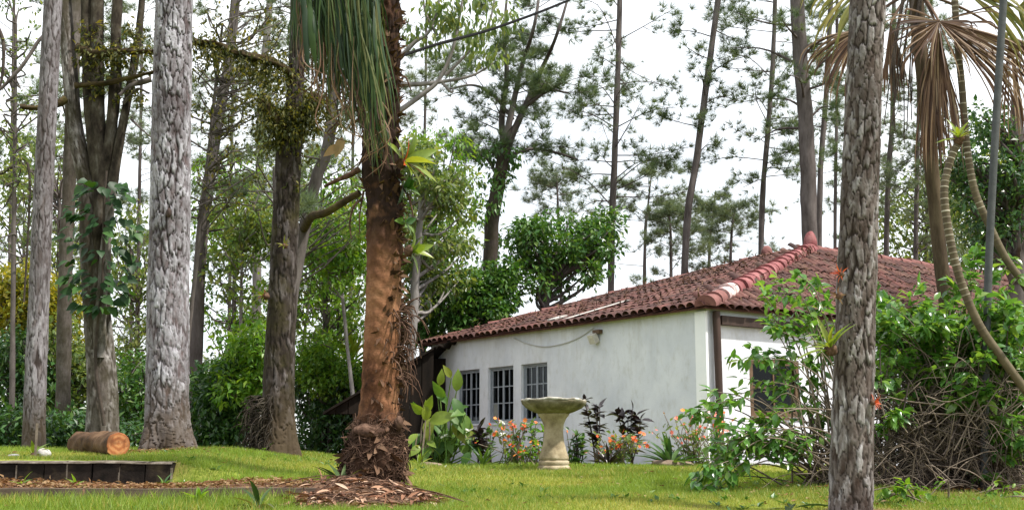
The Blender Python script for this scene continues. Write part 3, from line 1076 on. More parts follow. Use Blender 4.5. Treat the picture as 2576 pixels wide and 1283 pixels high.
# pale replacement strip and loose debris lying on the tiles
mb = MB()
upL = norm(hp(0, TT, ZT) - hp(0, -OV, ZE))
nL = norm(np.cross(upL, U))
nL = nL if nL[2] > 0 else -nL
mb.add(np.array([eC + U * s_ + upL * t_ + nL * .12 for s_, t_ in ((3.55, .05), (3.75, .02), (3.6, 1.5), (3.4, 1.5))]), [[0, 1, 2, 3]])
add_box(mb, eC + U * 4.3 + upL * .35 + nL * .115, U, upL, nL, .12, .16, .012)
part(mb, 'patch', M['rock'], roof, False)
mb = MB()
n = 2200
fs = rng.random(n)
ft = rng.random(n)
pl = np.array([eC + U * ((LEN_L + .2) * (a_ * (1 - b_ * .8) + .3 * b_)) + upL * (b_ * 6.2) + nL * (.075 + .04 * rng.random()) for a_, b_ in zip(fs, ft)])
upR = norm(hp(A1, 0, ZT) - hp(-OV, 0, ZE))
nR = norm(np.cross(upR, Wd))
nR = nR if nR[2] > 0 else -nR
pr_ = np.array([eC + Wd * (.3 + 14 * a_ * (1 - .4 * b_) + 5.5 * b_) + upR * (b_ * 3.4) + nR * (.075 + .04 * rng.random()) for a_, b_ in zip(fs, ft)])
for pts_, nn in ((pl, nL), (pr_, nR)):
    place(mb, LEAF4, LEAF4F, pts_, frames(norm(rand_dirs(n) - nn * .2), norm(nn + .3 * rand_dirs(n))), rng.uniform(.05, .16, n), rng.random(n), np.full(n, .5))
part(mb, 'leaf_litter', M['scale'], roof, kind='stuff')

# ------------------------------------------------------------------ dark shed at the left end of the house
tipL = at(812, 1036, 25.2)
shed = thing('shed', (tipL[0] + 1, 26, 0.1), 'dark timber shed with sloping roof at the far end of the house', 'shed')
topR = at(1092, 872, 25.9)
top2 = at(1320, 796, 26.9)
bk = np.array([.9, 3.2, 0.1])
mb = MB()


def slab(mb, a, b, dv, th, waves=0):
    n = 2 + waves * 6
    t = np.linspace(0, 1, n)[:, None]
    L = np.asarray(a) * (1 - t) + np.asarray(b) * t
    if waves:
        L = L + Z * (.035 * np.sin(np.linspace(0, waves * 6.283, n)))[:, None]
    Bk = L + dv
    V = np.vstack([L, Bk, L - Z * th, Bk - Z * th])
    F = []
    for i in range(n - 1):
        F += [[i, i + 1, n + i + 1, n + i], [2 * n + i, 3 * n + i, 3 * n + i + 1, 2 * n + i + 1], [i, 2 * n + i, 2 * n + i + 1, i + 1]]
    mb.add(V, F)


slab(mb, tipL, topR, bk, .05)
part(mb, 'roof', M['shed_black'], shed, False)
mb = MB()
slab(mb, topR + np.array([0.03, .05, .01]), top2, bk, .06, 9)
part(mb, 'corrugated_roof', M['shed_black'], shed)
# gable boards, each its own board
nb = 9
base_z = tipL[2] - .03
for i in range(nb):
    f0, f1 = i / nb, (i + 1) / nb - .008
    q0, q1 = tipL + (topR - tipL) * f0, tipL + (topR - tipL) * f1
    mb = MB()
    off = np.array([.02, .12, -.055])
    lowz = base_z if f0 < .66 else .0
    V = np.array([[q0[0], q0[1], lowz], [q1[0], q1[1], lowz], q1 + off * [0, 0, 1], q0 + off * [0, 0, 1]])
    V[:, 1] += .1 + .012 * (i % 2)
    V2 = V + np.array([0, .03, 0])
    mb.add(np.vstack([V, V2]), [[0, 1, 2, 3], [7, 6, 5, 4], [0, 4, 5, 1], [1, 5, 6, 2], [2, 6, 7, 3], [3, 7, 4, 0]])
    part(mb, 'board', M['shed_black'], shed, False)
mb = MB()
bw = np.array([topR[0] - .55, 26.3, 0])
add_box(mb, (topR[0] - .05, 26.6, 1.1), (1, 0, 0), (0, 1, 0), Z, .55, .06, 1.15)
part(mb, 'wall', M['shed_black'], shed, False)

# ------------------------------------------------------------------ bird bath
bx = at(1393, 1172, 16.0)
gz = float(ground(bx[0], 16.0))
bb = thing('bird_bath', (bx[0], 16.0, gz), 'weathered stone bird bath with wide shallow bowl on the lawn', 'bird bath')


def lathe(mb, prof, c, nu=40, wob=0.0, rows=None, seed=1, flute=0.0):
    prof = np.asarray(prof, float)
    th = np.linspace(0, 2 * np.pi, nu, endpoint=False)
    V = []
    for k, (r, z) in enumerate(prof):
        rw = r * (1 + wob * fnoise(np.cos(th) * 3 + k * .2, np.sin(th) * 3, seed)) * (1 + flute * np.abs(np.sin(th * 4)))
        zz = z + wob * .35 * fnoise(np.cos(th) * 5, np.sin(th) * 5 + k * .1, seed + 3) * (r > .3)
        V.append(np.stack([c[0] + rw * np.cos(th), c[1] + rw * np.sin(th), c[2] + zz + 0 * th], -1))
    V = np.concatenate(V)
    n = len(prof)
    i, j = np.meshgrid(np.arange(n - 1), np.arange(nu), indexing='ij')
    j2 = (j + 1) % nu
    mb.add(V, np.stack([i * nu + j, i * nu + j2, (i + 1) * nu + j2, (i + 1) * nu + j], -1).reshape(-1, 4))


bc = np.array([bx[0], 16.0, gz])
mb = MB()
lathe(mb, [(.0, -.03), (.205, -.03), (.21, .02), (.20, .045), (.185, .05), (.185, .055), (.195, .07), (.195, .10), (.18, .115), (.0, .115)], bc, 32, .015)
part(mb, 'plinth', M['stone'], bb)
mb = MB()
lathe(mb, [(.17, .11), (.19, .125), (.192, .15), (.165, .23), (.138, .33), (.125, .43), (.122, .50), (.13, .57), (.16, .64), (.20, .69), (.205, .71), (.0, .72)], bc, 32, .012, flute=-.06)
part(mb, 'pedestal', M['stone'], bb)
mb = MB()
lathe(mb, [(.0, .70), (.20, .705), (.27, .73), (.36, .78), (.405, .825), (.42, .86), (.415, .875), (.39, .872), (.33, .835), (.2, .80), (.0, .79)], bc, 48, .03)
bowl = part(mb, 'bowl', M['stone_bowl'], bb)
mb = MB()
th = np.linspace(0, 2 * np.pi, 60)
rimp = np.stack([bc[0] + .405 * np.cos(th), bc[1] + .405 * np.sin(th), bc[2] + .873 + .012 * fnoise(th * 4, th * 0, 9)], -1)
V, F = sweep(rimp, .016 + .007 * fnoise(th * 7, th * 0, 4), 6)
mb.add(V, F)
part(mb, 'rim', M['stone_rim'], bowl)

# ------------------------------------------------------------------ low wall of blocks, edging, stones, log
wx1 = at(436, 1180, 12.0)[0]
lw_ = thing('retaining_wall', (wx1 - 1.5, 12.0, -.07), 'low dark mossy block retaining wall beside the upper lawn', 'wall')
x = wx1
bi = 0
while x > -7.6:
    L = rng.uniform(.21, .27)
    mb = MB()
    xc = x - L / 2
    V = np.array([[sx, sy, sz] for sz in (-.16, .135) for sy in (11.93, 12.09) for sx in (x - L + .006, x - .006)])
    V += rng.normal(0, .005, V.shape)
    nst = 5
    P8 = V
    F = np.array([[0, 1, 5, 4], [1, 3, 7, 5], [3, 2, 6, 7], [2, 0, 4, 6], [4, 5, 7, 6], [0, 2, 3, 1]])
    mb.add(P8, F)
    part(mb, 'block', M['block'], lw_, False)
    if bi % 2 == 0:
        mb = MB()
        add_box(mb, (x, 11.945, .02 + rng.normal(0, .02)), (1, 0, 0), (0, 1, 0), Z, .007, .02, .085)
        part(mb, 'mortar_joint', M['block_top'], lw_, False)
    x -= L
    bi += 1
mb = MB()
xq = np.linspace(-7.6, wx1 + .01, 60)
lo = np.stack([xq, np.full(60, 11.915) + .008 * fnoise(xq * 9, xq * 0, 2), np.full(60, .137) + .008 * fnoise(xq * 6, xq * 0, 3)], -1)
hi = lo + np.array([0, .20, .012])
mb.add(np.vstack([lo, hi, lo - Z * .014]), [[i, i + 1, 61 + i, 60 + i] for i in range(59)] + [[120 + i, 121 + i, i + 1, i] for i in range(59)])
part(mb, 'mortar_cap', M['block_top'], lw_)

ed = thing('garden_edging', (-4, 10.97, -.2), 'weathered dark timber edging below the leaf litter strip', 'edging')
x = at(800, 1230, 11.0)[0]
while x > -7:
    L = rng.uniform(.75, 1.1)
    mb = MB()
    xa = np.linspace(x - L + .008, x - .008, 8)
    up_ = .075 + .006 * fnoise(xa * 5, xa * 0, 7)
    top = np.stack([xa, np.full(8, 10.93), -.155 + up_], -1)
    bot = np.stack([xa, np.full(8, 10.93), np.full(8, -.27)], -1)
    tb = top + np.array([0, .07, .003])
    mb.add(np.vstack([bot, top, tb]), [[i, i + 1, 9 + i, 8 + i] for i in range(7)] + [[8 + i, 9 + i, 17 + i, 16 + i] for i in range(7)])
    part(mb, 'plank', M['edging'], ed, False)
    x -= L

# log
e0 = at(298, 1105, 13.6)
e0[2] = float(ground(e0[0], 13.6)) + .125
e1 = np.array([e0[0] - .86, e0[1] + 1.25, float(ground(e0[0] - .86, e0[1] + 1.25)) + .115])
lg = thing('fallen_log', (e0 + e1) / 2 - Z * .12, 'short sawn log lying on the grass with orange cut end', 'log')
mb = MB()
P = catmull([e0, (e0 + e1) / 2 + Z * .01, e1], 30)
V, F = sweep(P, np.linspace(.13, .135, 30), 26, lambda t, s: .009 * fnoise(t * 4, s * 9, 3) + .007 * fnoise(t * 9, s * 20, 8))
mb.add(V, F)
mb.add(np.vstack([P[-1], V[-26:]]), [[0, i + 1, (i + 1) % 26 + 1] for i in range(26)])
part(mb, 'bark', M['log_bark'], lg)
mb = MB()
ax_ = norm(e0 - e1)
V0 = V[:26] * .96 + e0 * .04 + ax_ * .004
mb.add(np.vstack([e0 + ax_ * .008, (V0 * .5 + e0 * .5) + ax_ * .004, V0, V[:26]]), [[0, i + 1, (i + 1) % 26 + 1] for i in range(26)])
mb.add(np.vstack([(V0 * .5 + e0 * .5) + ax_ * .004, V0, V[:26]]), [[k * 26 + i, k * 26 + (i + 1) % 26, k * 26 + 26 + (i + 1) % 26, k * 26 + 26 + i] for k in (0, 1) for i in range(26)])
me = mb.mesh('cut_face', M['cutface'], False, e0)
o = link('cut_face', me, lg)
q = Vector(-ax_).to_track_quat('Y', 'Z')
me.transform(q.to_matrix().to_4x4().inverted())
o.matrix_local = Matrix.Translation(Vector(e0 - wpos(lg))) @ q.to_matrix().to_4x4()

# stones and stake
for px_, py_, Y_, r_, mt, lab, sd_ in ((112, 1127, 13.2, (.085, .07, .055), 'rock', 'pale white stone beside the thin stake', 3),
                                      (35, 1140, 13.0, (.06, .05, .02), 'rock', 'small flat pale stone at the left edge of the upper lawn', 4),
                                      (1082, 1160, 17.0, (.22, .14, .06), 'rock_brown', 'flat grey brown rock under the big paddle leaves', 8),
                                      (1690, 1172, 17.6, (.30, .14, .07), 'rock_brown', 'long brown edging stone at the flower bed under the strappy plant', 9)):
    q = at(px_, py_, Y_)
    mb = MB()
    blob(mb, (q[0], Y_, float(ground(q[0], Y_)) + r_[2] * .55), r_, sd_, .22, 18, 12)
    solo(mb, 'stone', M[mt], lab, 'stone')
q = at(90, 1125, 13.1)
mb = MB()
gz = float(ground(q[0], 13.1))
add_box(mb, (q[0], 13.1, gz + .16), norm(np.array([1, .3, .02])), norm(np.array([-.3, 1, 0])), Z, .012, .012, .19)
solo(mb, 'stake', M['twig'], 'thin upright wooden stake beside the white stone', 'stake', False)

# ------------------------------------------------------------------ trees
def ribbon(pts, w, n=12, tw=.3):
    P = catmull(pts, n)
    T = norm(np.gradient(P, axis=0))
    a0 = rng.uniform(-.9, .9)
    sd = norm(np.cross(T, np.array([math.sin(a0), -math.cos(a0), 0])))
    t_ = np.linspace(0, 1, n)
    ww = w * np.minimum(1, .35 + 3 * t_) * np.clip((1 - t_) * 3.2, .05, 1)
    nn = np.cross(sd, T)
    V = np.concatenate([P - sd * ww[:, None], P + nn * (ww * .35)[:, None], P + sd * ww[:, None]])
    F = [[i, i + 1, n + i + 1, n + i] for i in range(n - 1)] + [[n + i, n + i + 1, 2 * n + i + 1, 2 * n + i] for i in range(n - 1)]
    return V, np.array(F)


def base_pt(px, Y, drop=.12):
    q = at(px, HOR, Y)
    return np.array([q[0], Y, float(ground(q[0], Y)) - drop])


def trunk_pts(pts, Y, dy=0.0):
    """pixel outline of a trunk axis, foot first; the foot goes down to the ground"""
    px0 = pts[0][0]
    out_ = [base_pt(px0, Y)]
    for k, p in enumerate(pts[1:]):
        out_.append(at(p[0], p[1], Y + dy * (k + 1) / len(pts) + (p[2] if len(p) > 2 else 0)))
    return np.array(out_)


def pine_branches(bm, nm, P, R, n, t0, t1, L0, L1, tuft, sd, up=.12, sub=6, side=None):
    g = np.random.default_rng(sd)
    tp_, td_, ts_ = [], [], []
    K = len(P)
    for i in range(n):
        t = t0 + (t1 - t0) * (i + g.random()) / n
        k = min(K - 2, int(t * (K - 1)))
        p = P[k]
        az = g.random() * 6.283
        if side is not None and g.random() < .75:
            az = (0 if side > 0 else math.pi) + g.normal(0, .6)
        h = np.array([math.cos(az), math.sin(az), 0])
        L = (L0 + (L1 - L0) * (i / n)) * g.uniform(.55, 1.2)
        sag = g.normal(up, .18)
        e = p + h * L + Z * (L * sag)
        mid = p + h * L * .5 + Z * (L * (sag * .5 + g.normal(.06, .07))) + np.cross(h, Z) * L * g.normal(0, .08)
        pts_ = catmull([p, mid, e], 8)
        V, F = sweep(pts_, np.linspace(max(.012, R[k] * .22), .006, 8), 5)
        bm.add(V, F)
        ends = [(pts_[-1], norm(pts_[-1] - pts_[-2]))]
        for j in range(sub):
            q = g.uniform(.3, 1.0)
            m = min(7, int(q * 7))
            ang = g.choice([-1, 1]) * g.uniform(.4, 1.1)
            hd = np.array([h[0] * math.cos(ang) - h[1] * math.sin(ang), h[0] * math.sin(ang) + h[1] * math.cos(ang), g.normal(.25, .3)])
            l2 = L * g.uniform(.12, .34)
            s_ = pts_[m]
            ee = s_ + norm(hd) * l2
            mm = (s_ + ee) / 2 + Z * l2 * g.normal(-.08, .1)
            V, F = sweep(catmull([s_, mm, ee], 5), np.linspace(.007, .004, 5), 3)
            bm.add(V, F)
            ends.append((ee, norm(ee - mm)))
            if g.random() < .7:
                ends.append((mm, norm(hd + Z * .4)))
        for (q, d) in ends:
            for c in range(g.integers(1, 4)):
                tp_.append(q + g.normal(0, .07, 3))
                td_.append(norm(d + Z * .45 + g.normal(0, .45, 3)))
                ts_.append(tuft * g.uniform(.5, 1.5))
    if tp_:
        tp_, td_, ts_ = np.array(tp_), np.array(td_), np.array(ts_)
        for c in range(4):
            s = slice(c, None, 4)
            m = len(tp_[s])
            if m:
                place(nm, *TUFTS[c], tp_[s], frames(td_[s], norm(rng.normal(size=(m, 3)))), ts_[s], rng.random(m))


def slim_pine(label, pts, Y, r0, r1, n, t0, t1, L0, L1, sd, group, tuft=.24, bark='far_bark', needles='needles', sub=6, side=None, up=.12, name='pine_tree', dy=0):
    P0 = trunk_pts(pts, Y, dy)
    t = thing(name, P0[0], label, 'tree', group)
    nv = 60
    P = catmull(P0, nv)
    R = np.linspace(r0, r1, nv)
    mb = MB()
    V, F = sweep(P, R, 14, lambda th, s: r0 * .10 * fnoise(th * 3, s * 4, sd))
    mb.add(V, F, rng.random())
    part(mb, 'trunk', M[bark], t)
    bm, nm = MB(), MB()
    if n <= 24:                                   # few limbs: each one a part of its own
        for k in range(n):
            b1 = MB()
            f0, f1 = t0 + (t1 - t0) * k / n, t0 + (t1 - t0) * (k + 1) / n
            La, Lb = L0 + (L1 - L0) * k / n, L0 + (L1 - L0) * (k + 1) / n
            pine_branches(b1, nm, P, R, 1, f0, f1, La, Lb, tuft, sd * 100 + k, up, sub, side)
            part(b1, 'branch', M['far_bark'], t)
    else:
        pine_branches(bm, nm, P, R, n, t0, t1, L0, L1, tuft, sd, up, sub, side)
        part(bm, 'branches', M['far_bark'], t)
    if nm.n:
        part(nm, 'crown', M[needles], t, False, kind='stuff')
    return t, P, R


GP = 'slim pines standing behind the house'
slim_pine('slim straight pine behind the house rising from the round green tree', [(1532, 900), (1538, 640), (1546, 400), (1556, 120), (1566, -300)], 34, .10, .075, 46, .36, 1, 2.4, 2.2, 21, GP)
slim_pine('slim pine leaning right behind the house roof', [(1708, 800), (1726, 600), (1752, 400), (1782, 180), (1812, -40), (1840, -260)], 33, .105, .075, 17, .36, .98, 1.1, 2.3, 22, GP)
slim_pine('thin dark pine just left of the roof apex', [(1906, 760), (1916, 560), (1930, 350), (1946, 120), (1956, -260)], 33, .085, .055, 38, .34, 1, 1.8, 1.6, 23, GP)
slim_pine('thick dark pine directly behind the roof apex', [(2042, 760), (2036, 560), (2026, 300), (2008, 60), (2000, -260)], 30.5, .205, .18, 18, .45, 1, 1.5, 1.8, 24, GP)
slim_pine('thin pine close behind the thick pine at the roof apex', [(2056, 760), (2062, 500), (2078, 240), (2092, -40), (2100, -260)], 36, .09, .065, 22, .40, 1, 1.6, 1.4, 25, GP)
slim_pine('very thin straight pine right of the roof apex', [(2098, 780), (2101, 520), (2105, 260), (2106, -200)], 41, .06, .05, 22, .4, 1, 1.5, 1.4, 26, GP)
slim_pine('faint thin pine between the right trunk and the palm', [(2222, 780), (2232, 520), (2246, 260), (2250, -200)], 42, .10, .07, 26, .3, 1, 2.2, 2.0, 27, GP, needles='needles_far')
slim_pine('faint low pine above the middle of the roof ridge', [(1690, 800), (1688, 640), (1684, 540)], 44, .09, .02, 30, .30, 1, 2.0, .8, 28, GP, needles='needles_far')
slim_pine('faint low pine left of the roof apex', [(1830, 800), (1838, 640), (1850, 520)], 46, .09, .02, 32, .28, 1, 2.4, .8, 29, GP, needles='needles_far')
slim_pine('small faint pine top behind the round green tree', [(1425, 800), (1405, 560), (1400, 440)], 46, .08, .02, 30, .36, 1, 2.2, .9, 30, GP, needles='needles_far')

slim_pine('faint low pine between the leaning pine and the thin dark pine', [(1780, 800), (1784, 660), (1792, 560), (1800, 480)], 48, .08, .02, 32, .25, 1, 2.4, 1.0, 41, GP, needles='needles_far')
slim_pine('faint pine just right of the round green tree', [(1618, 800), (1622, 640), (1630, 520), (1640, 430)], 45, .08, .02, 28, .3, 1, 2.0, .9, 42, GP, needles='needles_far')
slim_pine('faint pine between the thick pine and the right foreground trunk', [(2150, 800), (2152, 600), (2158, 400), (2160, 100)], 47, .09, .04, 30, .28, 1, 2.2, 1.4, 43, GP, needles='needles_far')

slim_pine('pine with soft crown between the palm and the right foreground trunk', [(2300, 800), (2304, 600), (2310, 300), (2312, -100)], 40, .09, .05, 60, .25, 1, 2.0, 1.6, 44, GP, needles='needles_far')

# forked tree with ivy behind the house
Yf = 31.0
P0 = trunk_pts([(1226, 900), (1234, 640), (1244, 520), (1262, 420), (1275, 360)], Yf)
ft_ = thing('forked_tree', P0[0], 'forked dark tree with upswept limbs and ivy left of the round green tree', 'tree')
mb = MB()
P = catmull(P0, 40)
V, F = sweep(P, np.linspace(.19, .16, 40), 16, lambda th, s: .02 * fnoise(th * 3, s * 5, 3))
mb.add(V, F)
part(mb, 'trunk', M['pale_bark'], ft_)
nm = MB()
limbs = [[(1262, 400), (1285, 290), (1312, 170), (1345, 60), (1365, -80)], [(1275, 370), (1320, 270), (1360, 180), (1400, 90), (1445, -60)],
         [(1270, 380), (1262, 300), (1275, 190), (1268, 90), (1280, -60)], [(1290, 300), (1240, 240), (1190, 215), (1130, 225)],
         [(1255, 450), (1225, 400), (1190, 385), (1150, 400)], [(1285, 390), (1340, 375), (1400, 385), (1450, 400)], [(1320, 270), (1380, 230), (1430, 235)]]
for k, lb in enumerate(limbs):
    lp_ = np.array([at(a, b, Yf + rng.normal(0, .5) * (j > 0)) for j, (a, b) in enumerate(lb)])
    bm = MB()
    P = catmull(lp_, 40)
    R = np.linspace(.10 if k < 3 else .05, .025, 40)
    V, F = sweep(P, R, 8)
    bm.add(V, F)
    pine_branches(bm, nm, P, R, 13 if k < 3 else 7, .12, 1, 1.6, 1.1, .25, 50 + k, .2, 6)
    part(bm, 'limb', M['far_bark'], ft_)
part(nm, 'crown', M['needles'], ft_, False, kind='stuff')
iv = MB()
for k in range(26):
    q = catmull(P0, 40)[rng.integers(8, 38)] + rng.normal(0, .28, 3) * [1, 1, .6] + np.array([-.1, -.15, 0])
    clump_leaves(iv, [q], .28, 26, .17, droop=.9)
solo(iv, 'ivy', M['leaf_mid'], 'ivy leaves hanging round the forked tree trunk', 'ivy', False, kind='stuff')

# left background slim pines
GL = 'slim trees in the background at the left'
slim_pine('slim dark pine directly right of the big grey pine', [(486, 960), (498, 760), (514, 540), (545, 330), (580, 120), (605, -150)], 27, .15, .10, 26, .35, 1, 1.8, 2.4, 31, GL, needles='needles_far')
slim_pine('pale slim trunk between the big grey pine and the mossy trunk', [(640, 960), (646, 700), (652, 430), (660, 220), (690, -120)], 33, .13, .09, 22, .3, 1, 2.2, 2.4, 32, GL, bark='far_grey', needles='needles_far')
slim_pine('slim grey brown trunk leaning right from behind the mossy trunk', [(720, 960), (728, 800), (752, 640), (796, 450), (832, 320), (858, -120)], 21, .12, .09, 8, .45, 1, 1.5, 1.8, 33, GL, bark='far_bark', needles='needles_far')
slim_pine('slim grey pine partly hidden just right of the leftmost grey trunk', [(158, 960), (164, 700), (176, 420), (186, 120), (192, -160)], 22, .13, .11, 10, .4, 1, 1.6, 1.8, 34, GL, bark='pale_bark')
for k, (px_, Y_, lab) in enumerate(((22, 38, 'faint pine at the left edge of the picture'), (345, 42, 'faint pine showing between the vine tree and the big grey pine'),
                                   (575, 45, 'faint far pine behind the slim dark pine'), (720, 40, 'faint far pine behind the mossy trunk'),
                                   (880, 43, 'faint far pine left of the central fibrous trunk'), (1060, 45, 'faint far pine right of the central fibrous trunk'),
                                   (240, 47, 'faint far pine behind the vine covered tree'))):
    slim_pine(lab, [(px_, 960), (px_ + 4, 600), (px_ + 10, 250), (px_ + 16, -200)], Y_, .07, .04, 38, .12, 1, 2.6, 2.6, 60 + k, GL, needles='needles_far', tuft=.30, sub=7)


# broadleaf trees and bushes
def leafy(name, label, foot, Y, top, r0, clumps, rad, per, size, leaf, bark, group=None, limbs=True, cat='tree', flat=.85, droop=.35, TV=LEAF4, TF=LEAF4F, lean=0):
    clumps = np.array(clumps)
    b = base_pt(foot, Y)
    t = thing(name, b, label, cat, group)
    tp_ = at(top[0], top[1], Y)
    P = catmull([b, (b + tp_) / 2 + np.array([lean, 0, 0]), tp_], 24)
    mb = MB()
    V, F = sweep(P, np.linspace(r0, r0 * .55, 24), 12, lambda th, s: r0 * .12 * fnoise(th * 3, s * 4, 2))
    mb.add(V, F)
    part(mb, 'trunk', M[bark], t)
    if limbs:
        mb = MB()
        for c_ in clumps:
            k = min(23, max(4, int(np.argmin(np.abs(P[:, 2] - (c_[2] - np.hypot(c_[0] - P[-1, 0], c_[1] - P[-1, 1]) * .6))))))
            m_ = (P[k] + c_) / 2 + rng.normal(0, .15, 3)
            V, F = sweep(catmull([P[k], m_, c_], 8), np.linspace(r0 * .35, .012, 8), 5)
            mb.add(V, F)
        part(mb, 'branches', M[bark], t)
    mb = MB()
    clump_leaves(mb, clumps, rad, per, size, TV, TF, flat, droop)
    part(mb, 'crown' if cat == 'tree' else 'foliage', M[leaf], t, False, kind='stuff')
    return t


def cloud(x0, x1, y0, y1, Y0, Y1, n, hole=None):
    out_ = []
    while len(out_) < n:
        px_, py_ = rng.uniform(x0, x1), rng.uniform(y0, y1)
        if hole and hole(px_, py_):
            continue
        out_.append(at(px_, py_, rng.uniform(Y0, Y1)))
    return out_


def ell(cx, cy, rx, ry, Y, dY, n, hollow=.0):
    out_ = []
    for _ in range(n):
        a, r = rng.random() * 6.283, math.sqrt(hollow + (1 - hollow) * rng.random())
        out_.append(at(cx + rx * r * math.cos(a), cy + ry * r * math.sin(a), Y + rng.uniform(-dY, dY)))
    return out_


leafy('round_tree', 'round glossy green tree behind the house roof', 1365, 30, (1372, 700), .20, ell(1400, 640, 125, 95, 30, 1.0, 44) + ell(1520, 580, 60, 50, 30, .6, 10), .42, 95, .17, 'leaf_mid', 'far_bark')
leafy('green_bush', 'wide glossy green bush behind the left end of the house roof', 1160, 29, (1165, 850), .15, ell(1165, 775, 125, 75, 29, .9, 36) + ell(1255, 725, 70, 60, 29, .6, 18) + ell(1060, 820, 40, 40, 28.6, .4, 8), .42, 95, .17, 'leaf_mid', 'far_bark', cat='bush')
leafy('pale_tree', 'pale yellow green tree right behind the central trunk', 1015, 26, (1060, 500), .12, ell(1090, 430, 85, 90, 26, .8, 26) + ell(1110, 600, 80, 130, 27, 1, 26) + ell(1050, 700, 60, 100, 27, 1, 14), .42, 60, .16, 'leaf_pale', 'far_grey', droop=.8)
leafy('bright_tree', 'bright green feathery tree left of the central trunk', 905, 26, (850, 640), .05, ell(850, 620, 75, 90, 26, .8, 26), .40, 70, .17, 'leaf_bright', 'far_grey')
leafy('pale_tree', 'loose olive green tree between the mossy trunk and the big grey pine', 600, 27, (610, 560), .05, ell(600, 620, 75, 150, 27, 1, 26) + ell(690, 560, 60, 60, 27, .8, 8), .45, 42, .17, 'leaf_pale', 'far_grey')
leafy('pale_tree', 'loose pale green tree behind the slim leaning trunk', 720, 31, (800, 600), .05, ell(810, 690, 120, 160, 31, 1.5, 40), .55, 55, .17, 'leaf_pale', 'far_grey')
leafy('eucalyptus_tree', 'tall drooping leaved tree with bare grey limbs behind the central trunk', 985, 24, (985, 200), .14, ell(1200, 60, 110, 90, 24, .8, 18) + ell(1090, 60, 60, 60, 24, .5, 6), .36, 36, .17, 'leaf_pale', 'far_grey', droop=1.6, limbs=False)
eu = [o for o in bpy.data.objects if o.name.startswith('eucalyptus_tree')][0]
for lb in ([(990, 290), (1060, 240), (1105, 200), (1140, 120), (1160, 20), (1175, -80)], [(990, 215), (1060, 212), (1120, 205), (1190, 190), (1240, 160)], [(985, 170), (1040, 110), (1085, 70), (1120, -60)],
           [(1105, 200), (1135, 232), (1140, 222)], [(1100, 90), (1070, 30), (1060, -60)], [(1120, 190), (1180, 130), (1230, 60), (1250, -40)]):
    mb = MB()
    add_tube(mb, [at(a, b, 24) for a, b in lb], .06 if lb[0][0] < 1000 else .035, .015, 6, 24)
    part(mb, 'limb', M['far_grey'], eu)

# bush line at the back of the lawn
GB = 'bushes along the back of the lawn'


def bush(label, foot, Y, parts_, per, size, leaf, name='bush', rad=.4, group=GB, droop=.35):
    cl = []
    for (cx, cy, rx, ry, n) in parts_:
        cl += ell(cx, cy, rx, ry, Y, .8, n)
    return leafy(name, label, foot, Y, (parts_[0][0], parts_[0][1]), .07, cl, rad, per, size, leaf, 'far_bark', group, True, 'bush', droop=droop)


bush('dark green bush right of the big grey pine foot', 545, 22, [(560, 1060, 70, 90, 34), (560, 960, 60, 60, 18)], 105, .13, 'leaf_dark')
bush('sunlit bright green bush just left of the mossy trunk', 640, 21.6, [(635, 890, 50, 60, 26), (620, 960, 60, 50, 16)], 95, .13, 'leaf_bright')  # sun on the bush tops put into a brighter leaf colour
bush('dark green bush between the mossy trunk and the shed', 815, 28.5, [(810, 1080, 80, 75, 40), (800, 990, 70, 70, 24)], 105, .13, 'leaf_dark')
bush('sunlit yellow green bush right of the mossy trunk', 830, 27.8, [(830, 930, 75, 50, 34), (790, 880, 40, 40, 8)], 85, .13, 'leaf_bright')  # brighter leaf material stands in for sunlight on top
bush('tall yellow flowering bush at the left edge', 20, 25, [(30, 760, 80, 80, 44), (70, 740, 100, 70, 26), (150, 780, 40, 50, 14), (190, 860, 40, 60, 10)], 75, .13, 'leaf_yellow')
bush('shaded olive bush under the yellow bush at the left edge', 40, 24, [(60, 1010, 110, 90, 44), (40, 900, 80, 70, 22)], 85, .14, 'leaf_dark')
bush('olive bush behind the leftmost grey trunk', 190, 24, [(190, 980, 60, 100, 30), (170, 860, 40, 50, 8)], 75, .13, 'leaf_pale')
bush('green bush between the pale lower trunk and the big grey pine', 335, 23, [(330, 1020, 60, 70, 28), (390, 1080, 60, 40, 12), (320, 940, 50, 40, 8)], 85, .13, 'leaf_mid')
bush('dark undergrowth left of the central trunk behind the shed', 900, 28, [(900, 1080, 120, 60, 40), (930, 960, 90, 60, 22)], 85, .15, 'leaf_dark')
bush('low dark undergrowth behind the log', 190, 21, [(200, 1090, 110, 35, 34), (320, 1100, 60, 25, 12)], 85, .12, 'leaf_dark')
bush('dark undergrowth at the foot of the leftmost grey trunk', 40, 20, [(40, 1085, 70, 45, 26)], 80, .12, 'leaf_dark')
GF = 'far trees closing the view'
